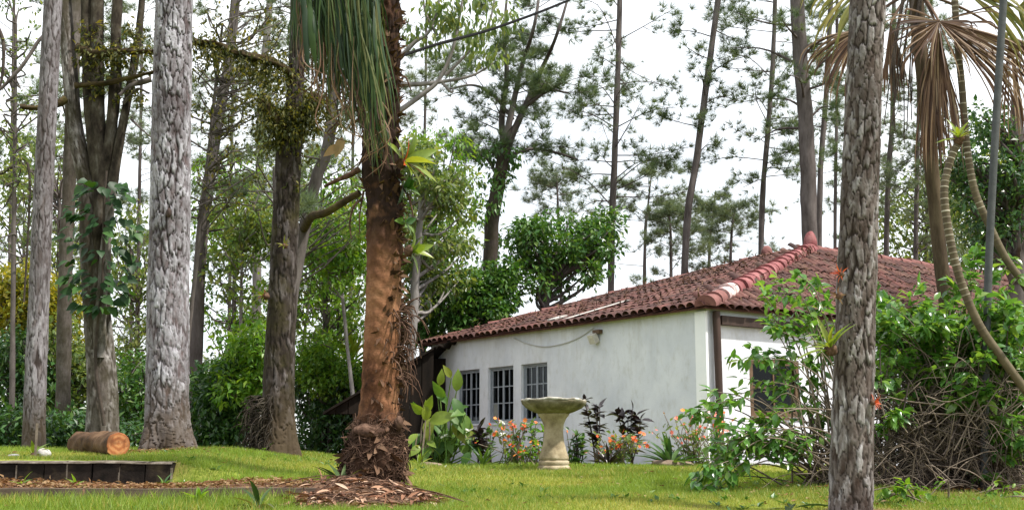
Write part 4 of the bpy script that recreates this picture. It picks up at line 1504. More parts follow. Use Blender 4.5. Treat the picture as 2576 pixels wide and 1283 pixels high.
for k, (px_, Y_, cx, cy, rx, ry, n, lf, lab) in enumerate((
        (60, 52, 60, 620, 170, 230, 60, 'leaf_pale', 'far grey green tree at the left edge'), (330, 56, 330, 760, 120, 260, 50, 'leaf_pale', 'far grey green tree behind the vine covered tree'),
        (560, 60, 560, 900, 150, 180, 40, 'leaf_pale', 'far tree low behind the dark bushes'), (820, 55, 820, 800, 150, 220, 56, 'leaf_pale', 'far tree behind the sunlit yellow green bush'),
        (1060, 52, 1060, 640, 110, 240, 50, 'leaf_pale', 'far grey green tree just right of the central trunk'), (2330, 50, 2330, 560, 130, 160, 60, 'leaf_pale', 'far green tree behind the palm'),
        (2480, 46, 2500, 520, 130, 150, 50, 'leaf_pale', 'far green tree at the right edge behind the dark tree'), (180, 60, 160, 950, 220, 150, 50, 'leaf_dark', 'far dark thicket behind the leftmost trunks'))):
    leafy('far_tree', lab, px_, Y_, (px_, cy), .12, ell(cx, cy, rx, ry, Y_, 3, n if cx > 2000 else int(n * .5)), 1.0, 60, .26, lf, 'far_bark', GF, True)

leafy('small_leaf_tree', 'small leaved olive tree with thin dark branches right of the big grey pine', 440, 20.5, (560, 60), .045, cloud(490, 720, 20, 250, 20, 21, 46) + cloud(490, 640, 250, 520, 20, 21, 40), .30, 20, .085, 'leaf_olive', 'far_bark', limbs=True)
leafy('small_leaf_tree', 'small leaved tree high above the leftmost trunks', 30, 21.5, (40, 60), .05, cloud(-20, 110, -20, 300, 21, 22, 26) + cloud(-20, 70, 300, 620, 21, 22, 22), .32, 20, .09, 'leaf_pale', 'far_bark', limbs=True)
leafy('small_leaf_tree', 'small leaved pale tree behind the mossy trunk top', 690, 25, (690, 420), .06, cloud(640, 900, 380, 640, 24, 26, 46), .36, 22, .11, 'leaf_pale', 'far_bark', limbs=True)

leafy('sunlit_tree', 'sunlit light green tree between the big grey pine and the mossy trunk', 585, 30, (590, 640), .08, cloud(500, 690, 400, 860, 29, 31, 80), .42, 36, .15, 'leaf_bright', 'far_bark', droop=.6)
leafy('sunlit_tree', 'sunlit light green tree between the vine tree and the big grey pine', 345, 33, (345, 760), .08, cloud(290, 400, 520, 960, 32, 34, 52), .45, 36, .16, 'leaf_pale', 'far_bark', droop=.6)
leafy('sunlit_tree', 'sunlit light green tree right of the mossy trunk', 815, 29, (820, 600), .08, cloud(755, 915, 420, 860, 28, 30, 72), .42, 40, .15, 'leaf_bright', 'far_bark', droop=.6)
leafy('sunlit_tree', 'sunlit pale tree above the shed roof right of the central trunk', 1050, 28.6, (1080, 560), .08, cloud(1030, 1190, 330, 760, 28, 29.4, 60), .40, 36, .15, 'leaf_bright', 'far_bark', droop=.9)

leafy('sunlit_tree', 'airy yellow green tree behind the leftmost trunks', 140, 34, (150, 500), .08, cloud(0, 230, 330, 700, 33, 36, 60), .5, 34, .17, 'leaf_pale', 'far_bark', droop=.6)

# dark tree at the right edge
leafy('dark_tree', 'dark dense tree behind the palm at the right edge', 2560, 23, (2556, 250), .20, ell(2510, 460, 100, 200, 23, .9, 70) + ell(2420, 440, 60, 60, 23, .5, 12), .42, 62, .13, 'leaf_dark', 'far_bark')

# banded young palm behind the bushes
def rosette(t, name, base, n, L0, L1, mat, TV, TF, el0=.3, el1=1.3, seed=1, az0=0, az1=6.283, limit=300, axis=None):
    g = np.random.default_rng(seed)
    az = np.linspace(az0, az1, n, endpoint=False) + g.normal(0, .25, n)
    el = g.uniform(el0, el1, n)
    d = np.stack([np.cos(az) * np.cos(el), np.sin(az) * np.cos(el), np.sin(el)], -1)
    up = norm(np.stack([-np.cos(az) * np.sin(el), -np.sin(az) * np.sin(el), np.cos(el)], -1) + 1e-3)
    if axis is not None:
        q = Vector((0, 0, 1)).rotation_difference(Vector(axis))
        mq = np.array(q.to_matrix())
        d, up = d @ mq.T, up @ mq.T
    m_ = MB().add(TV, TF).mesh(name, mat)
    piece_parts(t, name, m_, np.repeat(np.asarray(base)[None], n, 0) + d * .01, frames(d, up), g.uniform(L0, L1, n), limit, mat, TV, TF)


yp = base_pt(890, 28.6)
t = thing('young_palm', yp, 'young yellow green palm rising behind the sunlit bush', 'palm')
mb = MB()
topp = at(882, 920, 28.6)
add_tube(mb, [yp, topp], .05, .04, 8, 8)
part(mb, 'trunk', M['palm_trunk'], t)
rosette(t, 'frond', topp, 12, .7, 1.1, M['brom'], LEAFN, LEAFNF, .5, 1.4, 4)

# ---- big plated pine
M['stem_dark'] = rough_mat('dark mossy stem', [(.010, .008, .006), (.028, .022, .017), (.055, .046, .034), (.11, .10, .09)], 7, .95, .1, 24, .02, (1, 1, .5), 6)
P0 = trunk_pts([(418, 1135), (420, 1000), (426, 600), (433, 200), (438, -60), (442, -420)], 15.0)
t = thing('pine_tree', P0[0], 'big pale grey pine with plated bark left of the picture middle', 'tree')
mb = MB()
bark_trunk(mb, P0, [.275, .255, .248, .236, .228, .21], 140, 640, 19, .23, .021, 3, (.75, .17, 5))
part(mb, 'trunk', M['pine_bark'], t)
mb = MB()
q = at(440, 545, 15.0) + np.array([0, -.262, 0])
blob(mb, q, (.035, .03, .055), 3, .2)
part(mb, 'knot', M['timber_dark'], t)
# ---- right foreground pine
P0 = np.array([[at(2138, 1283, 10)[0], 10, -.45]] + [list(at(a, b, 10)) for a, b in ((2139, 1283), (2150, 900), (2160, 560), (2172, 250), (2184, -20), (2192, -300))])
t = thing('pine_tree', P0[0], 'rough grey brown pine trunk in the right foreground before the house', 'tree')
mb = MB()
bark_trunk(mb, P0, [.18, .175, .162, .154, .150, .146, .135], 128, 560, 15, .17, .014, 7)
part(mb, 'trunk', M['right_bark'], t)
# ---- leftmost grey trunk
P0 = trunk_pts([(85, 1110), (88, 1000), (102, 650), (118, 300), (133, 0), (142, -320)], 17.5)
t = thing('pine_tree', P0[0], 'leftmost slim grey pine with furrowed bark', 'tree')
mb = MB()
bark_trunk(mb, P0, [.165, .15, .14, .135, .13, .12], 84, 420, 11, .30, .012, 12, (.6, .06, 4))
part(mb, 'trunk', M['slim_bark'], t)
# ---- mossy dark trunk
P0 = trunk_pts([(700, 1150), (700, 1000), (712, 700), (722, 480), (728, 360), (742, 240), (748, 60), (752, -300)], 16.5)
t = thing('mossy_tree', P0[0], 'dark mossy trunk with furrowed bark left of the central fibrous trunk', 'tree')
mb = MB()
bark_trunk(mb, P0, [.235, .215, .185, .175, .17, .12, .10, .08], 100, 460, 14, .32, .016, 15, (.7, .11, 3))
part(mb, 'trunk', M['dark_bark'], t)
em = MB()
for lb, r0, r1 in (([(728, 370), (712, 330), (690, 295), (655, 255)], .085, .05), ([(745, 230), (720, 175), (660, 150), (600, 138), (540, 112), (470, 104)], .06, .03), ([(735, 330), (770, 280), (800, 240)], .08, .05)):
    mb = MB()
    pp = np.array([at(a, b, 16.5 - .12 * k) for k, (a, b) in enumerate(lb)])
    n = 40
    P = catmull(pp, n)
    V, F = sweep(P, np.linspace(r0, r1, n), 18, lambda th, s: .035 * fnoise(th * 3, s * 9, 6) + .03 * fnoise(th * 6, s * 26, 7))
    mb.add(V, F)
    part(mb, 'limb', M['limb_moss'], t)
    for k in range(240):
        q = P[rng.integers(3, n - 1)] + rng.normal(0, r0 * .6, 3)
        L = rng.uniform(.05, .22)
        V, F = ribbon([q, q + np.array([rng.normal(0, .03), rng.normal(0, .03), -L * .5]), q + np.array([rng.normal(0, .06), rng.normal(0, .05), -L])], .006, 5)
        em.add(V, F, rng.random())
    for k in range(4, n):
        for _ in range(3):
            clump_leaves(em, [P[k] + rng.normal(0, .15, 3) - Z * .06], .17, 12, .07, droop=.8)
for (cx, cy, n) in ((740, 300, 10), (790, 310, 9), (715, 375, 5), (735, 210, 9), (690, 160, 8), (700, 260, 6)):
    for k in range(n):
        clump_leaves(em, [at(cx + rng.normal(0, 62), cy + rng.normal(0, 46), 16.3)], .17, 12, .085, droop=.6)
solo(em, 'epiphyte', M['leaf_olive'], 'olive brown epiphyte leaves along the mossy limbs', 'epiphyte', False, kind='stuff')
rm = MB()
for k in range(220):
    a = rng.uniform(math.pi * .75, math.pi * 1.45)
    b0 = P0[0] + np.array([math.cos(a) * .25, math.sin(a) * .25, .15 + rng.random() * .75])
    e_ = b0 + np.array([math.cos(a) * rng.uniform(.05, .2), math.sin(a) * .12, -rng.uniform(.05, .35)]) + rng.normal(0, .08, 3)
    e_[2] = max(e_[2], P0[0][2] + .1)
    add_tube(rm, [b0, (b0 + e_) / 2 + np.array([math.cos(a), math.sin(a), .3]) * .08, e_], .010, .004, 4, 6)
part(rm, 'root_fringe', M['stem_dark'], t, kind='stuff')

# ---- multi-stemmed tree with vine
Yv = 19.5
P0 = trunk_pts([(255, 1085), (258, 980), (245, 800), (232, 640), (222, 480), (190, 330), (176, 180), (162, 0), (150, -300)], Yv)
t = thing('vine_tree', P0[0], 'many stemmed dark tree with pale lower trunk and climbing vine', 'tree')
mb = MB()
bark_trunk(mb, P0, [.27, .235, .21, .19, .155, .13, .12, .11, .09], 72, 360, 9, .5, .006, 21, (.5, .08, 4))
part(mb, 'trunk', M['pale_bark'], t)
for k, (lb, r0, r1) in enumerate((([(250, 880), (252, 740), (256, 600), (252, 450), (232, 300), (222, 100), (215, -200)], .17, .10),
                                  ([(244, 780), (256, 620), (258, 470), (246, 300), (244, 100), (248, -200)], .14, .10),
                                  ([(254, 640), (256, 500), (272, 380), (288, 250), (292, 100), (298, -200)], .11, .08),
                                  ([(285, 460), (305, 330), (330, 200), (352, 60), (365, -150)], .075, .05),
                                  ([(250, 900), (254, 780), (268, 600), (285, 460)], .10, .07))):
    mb = MB()
    pp = np.array([at(a, b, Yv - .06 - .03 * k) for a, b in lb])
    n = 60
    P = catmull(pp, n)
    V, F = sweep(P, np.linspace(r0, r1, n), 16, lambda th, s: .012 * fnoise(th * 3, s * 6, 30 + k))
    mb.add(V, F, .3 + .1 * k)
    part(mb, 'stem', M['stem_dark'] if k != 4 else M['pale_bark'], t)
em2 = MB()
for lb, r0 in (([(195, 120), (240, 135), (300, 130), (385, 130)], .075), ([(165, 250), (140, 262), (90, 272), (50, 268)], .06), ([(190, 215), (260, 210), (330, 195), (390, 180)], .05), ([(380, 200), (330, 215), (300, 240)], .045),
               ([(310, 260), (345, 225), (375, 235)], .03), ([(150, 75), (105, 95), (60, 160), (0, 225), (-40, 250)], .035), ([(330, 300), (350, 320), (385, 350)], .02)):
    mb = MB()
    pp = np.array([at(a, b, Yv - .3 - .1 * k) for k, (a, b) in enumerate(lb)])
    n = 30
    P = catmull(pp, n)
    V, F = sweep(P, np.linspace(r0, r0 * .5, n), 10, lambda th, s: .3 * r0 * fnoise(th * 3, s * 9, 6))
    mb.add(V, F)
    part(mb, 'limb', M['limb_moss'] if r0 > .045 else M['far_bark'], t)
    if r0 in (.075,):
        for k in range(3, n):
            clump_leaves(em2, [P[k] + rng.normal(0, .10, 3)], .18, 16, .09, droop=.5)
for _ in range(46):
    clump_leaves(em2, [at(rng.uniform(200, 385), rng.uniform(60, 260), Yv - .3)], .16, 14, .09, droop=.6)
solo(em2, 'epiphyte', M['leaf_olive'], 'brown and yellow epiphyte leaves on the horizontal limb of the vine tree', 'epiphyte', False, kind='stuff')
vt = thing('climbing_vine', at(250, 780, 19.1), 'large dark heart shaped vine leaves climbing the many stemmed tree', 'vine')
mb = MB()
add_tube(mb, [at(262, 1070, 19.2), at(240, 900, 19.2), at(258, 700, 19.1), at(262, 520, 19.05), at(268, 430, 19.0)], .03, .018, 6, 40)
part(mb, 'stem', M['twig_dark'], vt)
vp, vd = [], []
for k in range(200):
    tt = rng.random()
    py_ = 450 + 330 * tt
    w_ = 34 + 62 * math.sin(math.pi * min(1, max(0, (py_ - 430) / 380))) ** .8
    px_ = 250 + (8 if py_ < 520 else 0) + rng.uniform(-1, 1) * w_
    vp.append(at(px_, py_, 19.1 - rng.random() * .35 + .25 * abs(px_ - 250) / 100))
    vd.append(norm(np.array([np.sign(px_ - 250) * rng.uniform(.2, 1.1), -rng.uniform(.1, .9), -rng.uniform(.1, .9)])))
vp, vd = np.array(vp), np.array(vd)
n = len(vp)
piece_parts(vt, 'leaf', MB().add(LEAFV, LEAFVF).mesh('leaf', M['leaf_vine']), vp, frames(vd, norm(rng.normal(size=(n, 3)) * .5 + np.array([0, -.5, .9]))), rng.uniform(.13, .24, n), 300, M['leaf_vine'], LEAFV, LEAFVF)

# thin dark trunk behind and dead twigs at the left edge
for lb, Y_, lab in (([(-20, 450), (30, 420), (60, 400), (74, 440), (72, 560), (60, 760)], 23, 'thin bent dead branch at the left edge'), ([(-10, 60), (8, 110), (4, 200), (-20, 260)], 21, 'short dark branch at the top left corner')):
    mb = MB()
    add_tube(mb, [at(a, b, Y_) for a, b in lb], .04, .018, 7, 30)
    solo(mb, 'branch', M['twig_dark'], lab, 'branch')

# ---- central fibrous trunk
Yc_ = 12.0
gzc = float(ground(at(945, HOR, Yc_)[0], Yc_))
P0 = np.array([[at(930, HOR, Yc_)[0], Yc_, gzc - .2]] + [list(at(a, b, Yc_)) for a, b in ((935, 1225), (945, 1130), (952, 1040), (960, 900), (966, 700), (966, 520), (955, 400), (968, 250), (968, 100), (962, -40), (955, -300))])
t = thing('fibrous_tree', [P0[0][0], Yc_, gzc], 'thick reddish brown fibrous trunk with ragged edges in the picture middle', 'tree')
nu, nv = 100, 520
P = catmull(P0, nv)
R = catmull(np.array([.31, .30, .265, .19, .178, .172, .172, .175, .145, .145, .18, .18])[:, None], nv)[:, 0]
sl = np.concatenate([[0], np.cumsum(np.linalg.norm(np.diff(P, axis=0), axis=1))])


def fib(th, s):
    rough = np.clip((s - 1.9) / 1.0, 0.25, 1.1) + 1.9 * np.clip(1.25 - s / .8, 0, 1)
    rings = .004 * np.sin(s * 46 + 1.4 * np.sin(th * 2) + fnoise(th * 2, s * 2, 4) * 2)
    return rings + .022 * rough * fnoise(th * 3, s * 4.5, 11, 5) + .013 * rough * fnoise(th * 9, s * 16, 12, 3) + .006 * rough * fnoise(th * 26, s * 40, 13, 2)


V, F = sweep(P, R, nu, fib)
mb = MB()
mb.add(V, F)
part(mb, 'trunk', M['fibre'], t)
# ragged scales of old leaf bases on the right edge and upper trunk
SC = np.array([[-.35, -.3, -.2], [.35, -.3, -.2], [.30, .45, .12], [-.30, .45, .12], [.06, 1.4, .5], [-.12, 1.1, .42]])
SCF = np.array([[0, 1, 2], [0, 2, 3], [3, 2, 4], [3, 4, 5]])
sp_, sd_, su_ = [], [], []
for k in range(700):
    s_ = rng.uniform(.9, sl[-1] - .3)
    i = np.searchsorted(sl, s_)
    th = rng.normal(0.1, .55) if rng.random() < .75 else rng.uniform(-1.6, 1.9)
    if s_ > 3.0 and rng.random() < .5:
        th = rng.uniform(-.5, 3.6)
    o_ = np.array([math.cos(th), -math.sin(th), 0])
    sp_.append(P[i] + o_ * (R[i] * .96))
    sd_.append(norm(o_ * rng.uniform(.1, .6) + Z * rng.choice([1, 1, -1]) * rng.uniform(.3, 1) + rng.normal(0, .35, 3)))
    su_.append(norm(o_ + rng.normal(0, .3, 3)))
n = len(sp_)
piece_parts(t, 'leaf_base', MB().add(SC, SCF).mesh('leaf_base', M['scale']), np.array(sp_), frames(np.array(sd_), np.array(su_)), rng.uniform(.025, .085, n), 290, M['scale'], SC, SCF)
# hanging root bundles at right and the fibrous foot
fm = MB()
for k in range(750):
    a = rng.uniform(2.9, 6.5)
    h0 = rng.uniform(.02, .66)
    i = np.searchsorted(sl, h0 + .2)
    rr = R[i] * .98
    b0 = np.array([P[i][0] + math.cos(a) * rr, Yc_ + math.sin(a) * rr, gzc + h0])
    sidev = np.array([-math.sin(a), math.cos(a), 0])
    e_ = b0 + sidev * rng.normal(0, .12) + Z * rng.normal(-.08, .10)
    e_[2] = max(e_[2], gzc)
    m_ = (b0 + e_) / 2 + np.array([math.cos(a), math.sin(a), 0]) * rng.uniform(.0, .06) + Z * rng.normal(0, .05)
    add_tube(fm, [b0, m_, e_], rng.uniform(.003, .008), .002, 4, 6)
for k in range(120):
    s_ = rng.uniform(1.0, 1.75)
    i = np.searchsorted(sl, s_ + .2)
    th = rng.normal(0.0, .5)
    o_ = np.array([math.cos(th), -math.sin(th), 0])
    b0 = P[i] + o_ * R[i]
    e_ = b0 + o_ * rng.uniform(.02, .2) + np.array([0, 0, -rng.uniform(-.05, .3)]) + rng.normal(0, .06, 3)
    add_tube(fm, [b0, (b0 + e_) / 2 + o_ * .05 + Z * .04, e_], .008, .003, 4, 6)
part(fm, 'root_mass', M['root'], t, kind='stuff')
for c_, r_, sd2 in ((at(930, 1085, 11.80), (.16, .10, .08), 2), (at(1003, 1065, 11.82), (.05, .06, .07), 5)):
    mb = MB()
    blob(mb, c_, np.array(r_) * .9, sd2, .25, 40, 28)
    part(mb, 'root_burl', M['root'], t)
fl_p, fl_d, fl_u = [], [], []
for k in range(90):
    a = rng.uniform(2.9, 6.5)
    h0 = rng.uniform(.1, .7)
    i = np.searchsorted(sl, h0 + .2)
    o_ = np.array([math.cos(a), math.sin(a), 0])
    fl_p.append(P[i] + o_ * R[i] * .97)
    fl_d.append(norm(o_ * rng.uniform(.15, .7) - Z * rng.uniform(.2, 1) + rng.normal(0, .3, 3)))
    fl_u.append(norm(o_ + rng.normal(0, .3, 3)))
piece_parts(t, 'root_flap', MB().add(SC, SCF).mesh('root_flap', M['scale']), np.array(fl_p), frames(np.array(fl_d), np.array(fl_u)), rng.uniform(.05, .13, 90), 90, M['scale'], SC, SCF)
for lb, r0 in (([(905, 425), (880, 440), (845, 455), (815, 470)], .035), ([(912, 500), (890, 520), (880, 560), (884, 600)], .015), ([(915, 480), (905, 540), (905, 590)], .012), ([(1005, 205), (1020, 195), (1035, 230)], .014), ([(1012, 470), (1030, 500), (1042, 560)], .015)):
    mb = MB()
    add_tube(mb, [at(a, b, 11.95) for a, b in lb], r0, r0 * .4, 7, 16)
    part(mb, 'root_stub', M['root'], t)
mb = MB()
add_tube(mb, [at(905, 485, 18.5), at(870, 505, 18.6), at(820, 535, 18.8), at(785, 545, 19.6), at(765, 575, 20.9)], .05, .075, 9, 24)
solo(mb, 'branch', M['limb_moss'], 'short mossy branch between the central trunk and the slim leaning trunk', 'branch')
# big dead leaf
dl_ = at(862, 345, 11.7)
mb = MB()
Rr = frames(np.array([[-.25, -.2, -.9]]), np.array([[.3, -1, .2]]))
place(mb, LEAFS, LEAFSF, dl_[None], Rr, [.22], np.array([.2]))
place(mb, LEAFS, LEAFSF, (dl_ + np.array([-.02, 0, -.08]))[None], frames(np.array([[-.75, -.2, -.55]]), np.array([[.3, -1, .2]])), [.20], np.array([.1]))
solo(mb, 'dead_leaf', M['dead_leaf'], 'hanging rust brown dead leaf left of the central trunk', 'leaf')

# hanging strap-leaved epiphyte
ep = thing('hanging_epiphyte', at(900, 0, 11.7), 'hanging curtain of long dark green strap leaves on the central trunk', 'plant')


strands = MB()
for k in range(620):
    f = rng.random()
    x0 = 742 + 205 * f + rng.normal(0, 6)
    lo = 150 + 300 * f ** .9
    y1 = lo - 150 * rng.random() ** 1.6 - (220 * rng.random() if rng.random() < .4 else 0) + rng.normal(0, 18)
    y0 = y1 - rng.uniform(230, 430)
    dx = rng.normal(16, 22) + (14 if f > .5 else 4)
    Y0 = 11.55 + rng.uniform(-.28, .25)
    pts_ = [at(x0 + 14, y0 + 8, Y0 + .15), at(x0, y0 - 12, Y0), at(x0 + dx * .3, y0 + (y1 - y0) * .4, Y0 - .05), at(x0 + dx * .7, y0 + (y1 - y0) * .75, Y0 - .03), at(x0 + dx, y1, Y0)]
    pts_ = [q_ + rng.normal(0, .02, 3) for q_ in pts_]
    V, F = ribbon(pts_, rng.uniform(.004, .011))
    if k < 180:
        mb = MB().add(V, F)
        part(mb, 'leaf', M['strap'], ep)
    else:
        strands.add(V, F, rng.random())
for (x0, y0, x1, y1, w) in ((775, -20, 795, 170, .035), (765, -60, 778, 210, .028), (790, 20, 800, 120, .02), (925, 40, 950, 330, .02), (845, -40, 868, 260, .018)):
    V, F = ribbon([at(x0, y0, 11.3), at((x0 + x1) / 2 - 3, (y0 + y1) / 2, 11.25), at(x1, y1, 11.3)], w)
    part(MB().add(V, F), 'leaf', M['strap'], ep)
part(strands, 'leaf_mass', M['strap'], ep, kind='stuff')
dead = MB()
for k in range(70):
    f = rng.random()
    x0, y1 = 750 + 205 * f, 200 + 240 * f + rng.normal(0, 40)
    y0 = y1 - rng.uniform(120, 330)
    Yd = 11.45 + rng.uniform(-.2, .2)
    V, F = ribbon([at(x0, y0, Yd), at(x0 + rng.normal(6, 12), y0 + (y1 - y0) * .5, Yd), at(x0 + rng.normal(14, 18), y0 + (y1 - y0) * .8, Yd), at(x0 + rng.normal(12, 30), y1, Yd)], rng.uniform(.004, .009))
    dead.add(V, F, rng.random())
part(dead, 'dead_leaves', M['palm_dead'], ep, kind='stuff')

# bromeliads and small epiphytes
def bromeliad(label, base, n, L0, L1, mat, seed, axis, red=0, el=(.25, 1.3), TV=LEAFN, TF=LEAFNF, wide=1.0, group='bromeliads growing on trunks'):
    t = thing('bromeliad', base, label, 'bromeliad', group)
    TW = TV * np.array([wide, 1, 1])
    rosette(t, 'leaf', base, n, L0, L1, mat, TW, TF, el[0], el[1], seed, axis=axis)
    if red:
        rosette(t, 'bract', base, red, L0 * .6, L1 * .7, M['brom_red'], TW, TF, .5, 1.2, seed + 1, axis=axis)
    mb = MB()
    rb_ = min(.05, L1 * .28)
    blob(mb, base, (rb_, rb_, rb_), seed, .3)
    part(mb, 'root_ball', M['root'], t)
    return t


bromeliad('bright green bromeliad with red centre on the right of the central trunk', at(1012, 410, 11.85), 12, .26, .40, M['brom'], 3, norm(np.array([.85, -.3, .35])), 4, (.35, 1.35), wide=1.7)
bromeliad('yellowing bromeliad lower right on the central trunk', at(1028, 632, 11.85), 8, .16, .32, M['brom'], 5, norm(np.array([.9, -.3, .15])), 0, (.5, 1.3), wide=1.7)
bromeliad('spiky green bromeliad on the left side of the right foreground pine', at(2092, 880, 9.85), 15, .16, .34, M['brom'], 7, norm(np.array([-.35, -.3, .9])), 0, (.35, 1.4), wide=.9)
bromeliad('small red bromeliad on the right side of the right foreground pine', at(2196, 1012, 9.85), 9, .05, .09, M['brom_red'], 9, norm(np.array([.8, -.5, .2])), 0, (.2, 1.3), wide=1.6)
bromeliad('small red and yellow bromeliad on the left of the mossy trunk', at(668, 745, 16.3), 10, .10, .2, M['brom'], 13, norm(np.array([-.7, -.4, .5])), 5)
bromeliad('tiny yellow bromeliad high on the mossy trunk', at(716, 618, 16.2), 8, .08, .14, M['leaf_yellow'], 14, norm(np.array([-.2, -.8, .5])), 0)
bromeliad('small red bromeliad high on the left of the right foreground pine', at(2118, 690, 9.85), 8, .05, .09, M['brom_red'], 15, norm(np.array([-.8, -.5, .2])), 0)
bromeliad('dark dried bromeliad under the roof line on the right foreground pine', at(2112, 745, 9.85), 9, .05, .10, M['dead_leaf'], 16, norm(np.array([-.8, -.5, .2])), 0)
for (px_, py_, n_, lab) in ((1035, 470, 14, 'leafy green epiphyte below the bright bromeliad'), (1040, 560, 10, 'ragged leafy epiphyte on the right edge of the central trunk')):
    b_ = at(px_ - 22, py_, 11.9)
    t = thing('epiphyte_plant', b_, lab, 'epiphyte')
    rosette(t, 'leaf', b_, n_, .10, .2, M['leaf_mid'], LEAFS, LEAFSF, -.4, 1.2, px_, axis=norm(np.array([.9, -.2, .2])))

# debris mound at its foot
mo = thing('debris_mound', [at(930, HOR, 10.9)[0], 10.9, float(ground(-1.25, 10.9))], 'heap of reddish bark chips and fibres at the foot of the central trunk', 'debris heap')
cxm = at(925, HOR, 10.9)[0]
uu, vv = np.meshgrid(np.linspace(-1, 1, 70), np.linspace(-1, 1, 60))
mx_, my_ = cxm + uu * .70, 10.85 + vv * 1.0
hh = np.clip(1 - np.hypot(uu, vv), 0, 1)
mz = ground(mx_, my_) - .03 + .17 * (hh ** .7) + .022 * fnoise(mx_ * 9, my_ * 9, 4) * np.minimum(1, hh * 5)
mb = MB()
i, j = np.meshgrid(np.arange(59), np.arange(69), indexing='ij')
mb.add(np.stack([mx_, my_, mz], -1).reshape(-1, 3), np.stack([i * 70 + j, i * 70 + j + 1, (i + 1) * 70 + j + 1, (i + 1) * 70 + j], -1).reshape(-1, 4))
part(mb, 'mound', M['soil'], mo)


def mound_z(x, y):
    u_, v_ = (x - cxm) / .70, (y - 10.85) / 1.0
    return ground(x, y) - .03 + .17 * np.clip(1 - np.hypot(u_, v_), 0, 1) ** .7


CH, CHF = leaf_template(.20, .25, .6, 5)
n = 620
aa, rr = rng.random(n) * 6.283, np.sqrt(rng.random(n)) * .95
cx_, cy_ = cxm + np.cos(aa) * rr * .70, 10.85 + np.sin(aa) * rr
pos = np.stack([cx_, cy_, mound_z(cx_, cy_) + rng.uniform(.01, .05, n)], -1)
dd = rng.normal(size=(n, 3)) * [1, 1, .25]
piece_parts(mo, 'bark_chip', MB().add(CH, CHF).mesh('bark_chip', M['chip']), pos, frames(dd, norm(rng.normal(size=(n, 3)) * .4 + Z)), rng.uniform(.05, .19, n), 280, M['chip'], CH, CHF)
mb = MB()
for k in range(90):
    a, r = rng.random() * 6.283, math.sqrt(rng.random()) * .85
    b0 = np.array([cxm + math.cos(a) * r * .70, 10.85 + math.sin(a) * r, 0])
    d = rng.normal(size=3) * [.22, .2, 0]
    pts_ = [b0 - d, b0 + rng.normal(0, .05, 3), b0 + d]
    pts_ = [np.array([q[0], q[1], mound_z(q[0], q[1]) + h_]) for q, h_ in zip(pts_, (.015, rng.uniform(.03, .09), .015))]
    add_tube(mb, pts_, rng.uniform(.003, .008), .003, 4, 8)
part(mb, 'fibre', M['root'], mo, kind='stuff')

# leaf litter on the strip and lawn
lm = MB()
n = 2600
lx, ly = rng.uniform(-5.6, -1.6, n), rng.uniform(10.98, 11.75, n)
lx2, ly2 = rng.uniform(-6, 6, 420), rng.uniform(9.5, 20, 420)
lx3, ly3 = rng.normal(4.0, 1.1, 900), rng.normal(12.0, .9, 900)
lx4, ly4 = rng.normal(at(430, HOR, 14.8)[0], .5, 300), rng.normal(14.4, .3, 300)
lx, ly = np.concatenate([lx, lx2, lx3, lx4]), np.concatenate([ly, ly2, ly3, ly4])
n = len(lx)
place(lm, LEAF4, LEAF4F, np.stack([lx, ly, ground(lx, ly) + rng.uniform(.012, .045, n)], -1), frames(rng.normal(size=(n, 3)) * [1, 1, .2], norm(Z + rng.normal(0, .3, (n, 3)))), rng.uniform(.025, .075, n), rng.random(n))
lo_ = link('leaf_litter', lm.mesh('leaf_litter', M['dead_leaf'], False))
tag(lo_, 'fallen brown leaves scattered on the lawn and the strip behind the edging', 'leaf litter', kind='stuff')

# ------------------------------------------------------------------ garden plants before the house
def gp(px, Y):
    q = at(px, HOR, Y)
    return np.array([q[0], Y, float(ground(q[0], Y))])


# paddle-leaved plant
b = gp(1110, 18.2)
t = thing('paddle_leaf_plant', b, 'tall plant with large green paddle leaves at the left end of the wall', 'plant')
stm = MB()
bl = [(1140, 1000, 30, 60, .42), (1085, 1050, -12, 40, .40), (1070, 1040, -20, -10, .34), (1148, 985, 8, -70, .36), (1120, 1000, -30, -30, .34), (1130, 1030, 25, 30, .50), (1100, 985, 20, 20, .30),
      (1165, 1040, 18, 60, .38), (1090, 1090, -25, 30, .34), (1175, 1080, 20, 40, .30), (1150, 1090, -10, 40, .36), (1120, 1110, -22, 28, .34), (1105, 970, 12, -50, .28), (1060, 1090, -20, 25, .28),
      (1135, 950, -22, -40, .24), (1155, 1120, 26, 20, .30), (1080, 1120, -10, 25, .30), (1185, 1120, 25, 10, .26), (1110, 1060, 6, 46, .44), (1140, 1060, 28, 46, .40)]
bl += [(rng.uniform(1050, 1200), rng.uniform(1030, 1140), rng.uniform(-30, 30), rng.uniform(-20, 50), rng.uniform(.2, .38)) for _ in range(26)]
lpos, ld, ls = [], [], []
for k, (x0, y0, dx, dy, L) in enumerate(bl):
    Yk = 18.2 + rng.uniform(-.35, .25)
    p = at(x0, y0, Yk)
    e = at(x0 + dx, y0 + dy, Yk - .15)
    lpos.append(p)
    ld.append(norm(e - p))
    ls.append(L)
    add_tube(stm, [b + rng.normal(0, .08, 3) * [1, 1, 0], (b + p) / 2 + rng.normal(0, .04, 3), p], .014, .008, 5, 8)
part(stm, 'stem', M['leaf_paddle'], t)
n = len(lpos)
piece_parts(t, 'leaf', MB().add(LEAFB, LEAFBF).mesh('leaf', M['leaf_paddle']), np.array(lpos), frames(np.array(ld), norm(rng.normal(0, .35, (n, 3)) + np.array([.1, -.9, .55]))), np.array(ls) * .9, 300, M['leaf_paddle'], LEAFB, LEAFBF)
b = gp(1062, 17.9)
t = thing('paddle_leaf_plant', b, 'yellowing broad leaved plant beside the central trunk', 'plant')
lpos, ld, ls = [], [], []
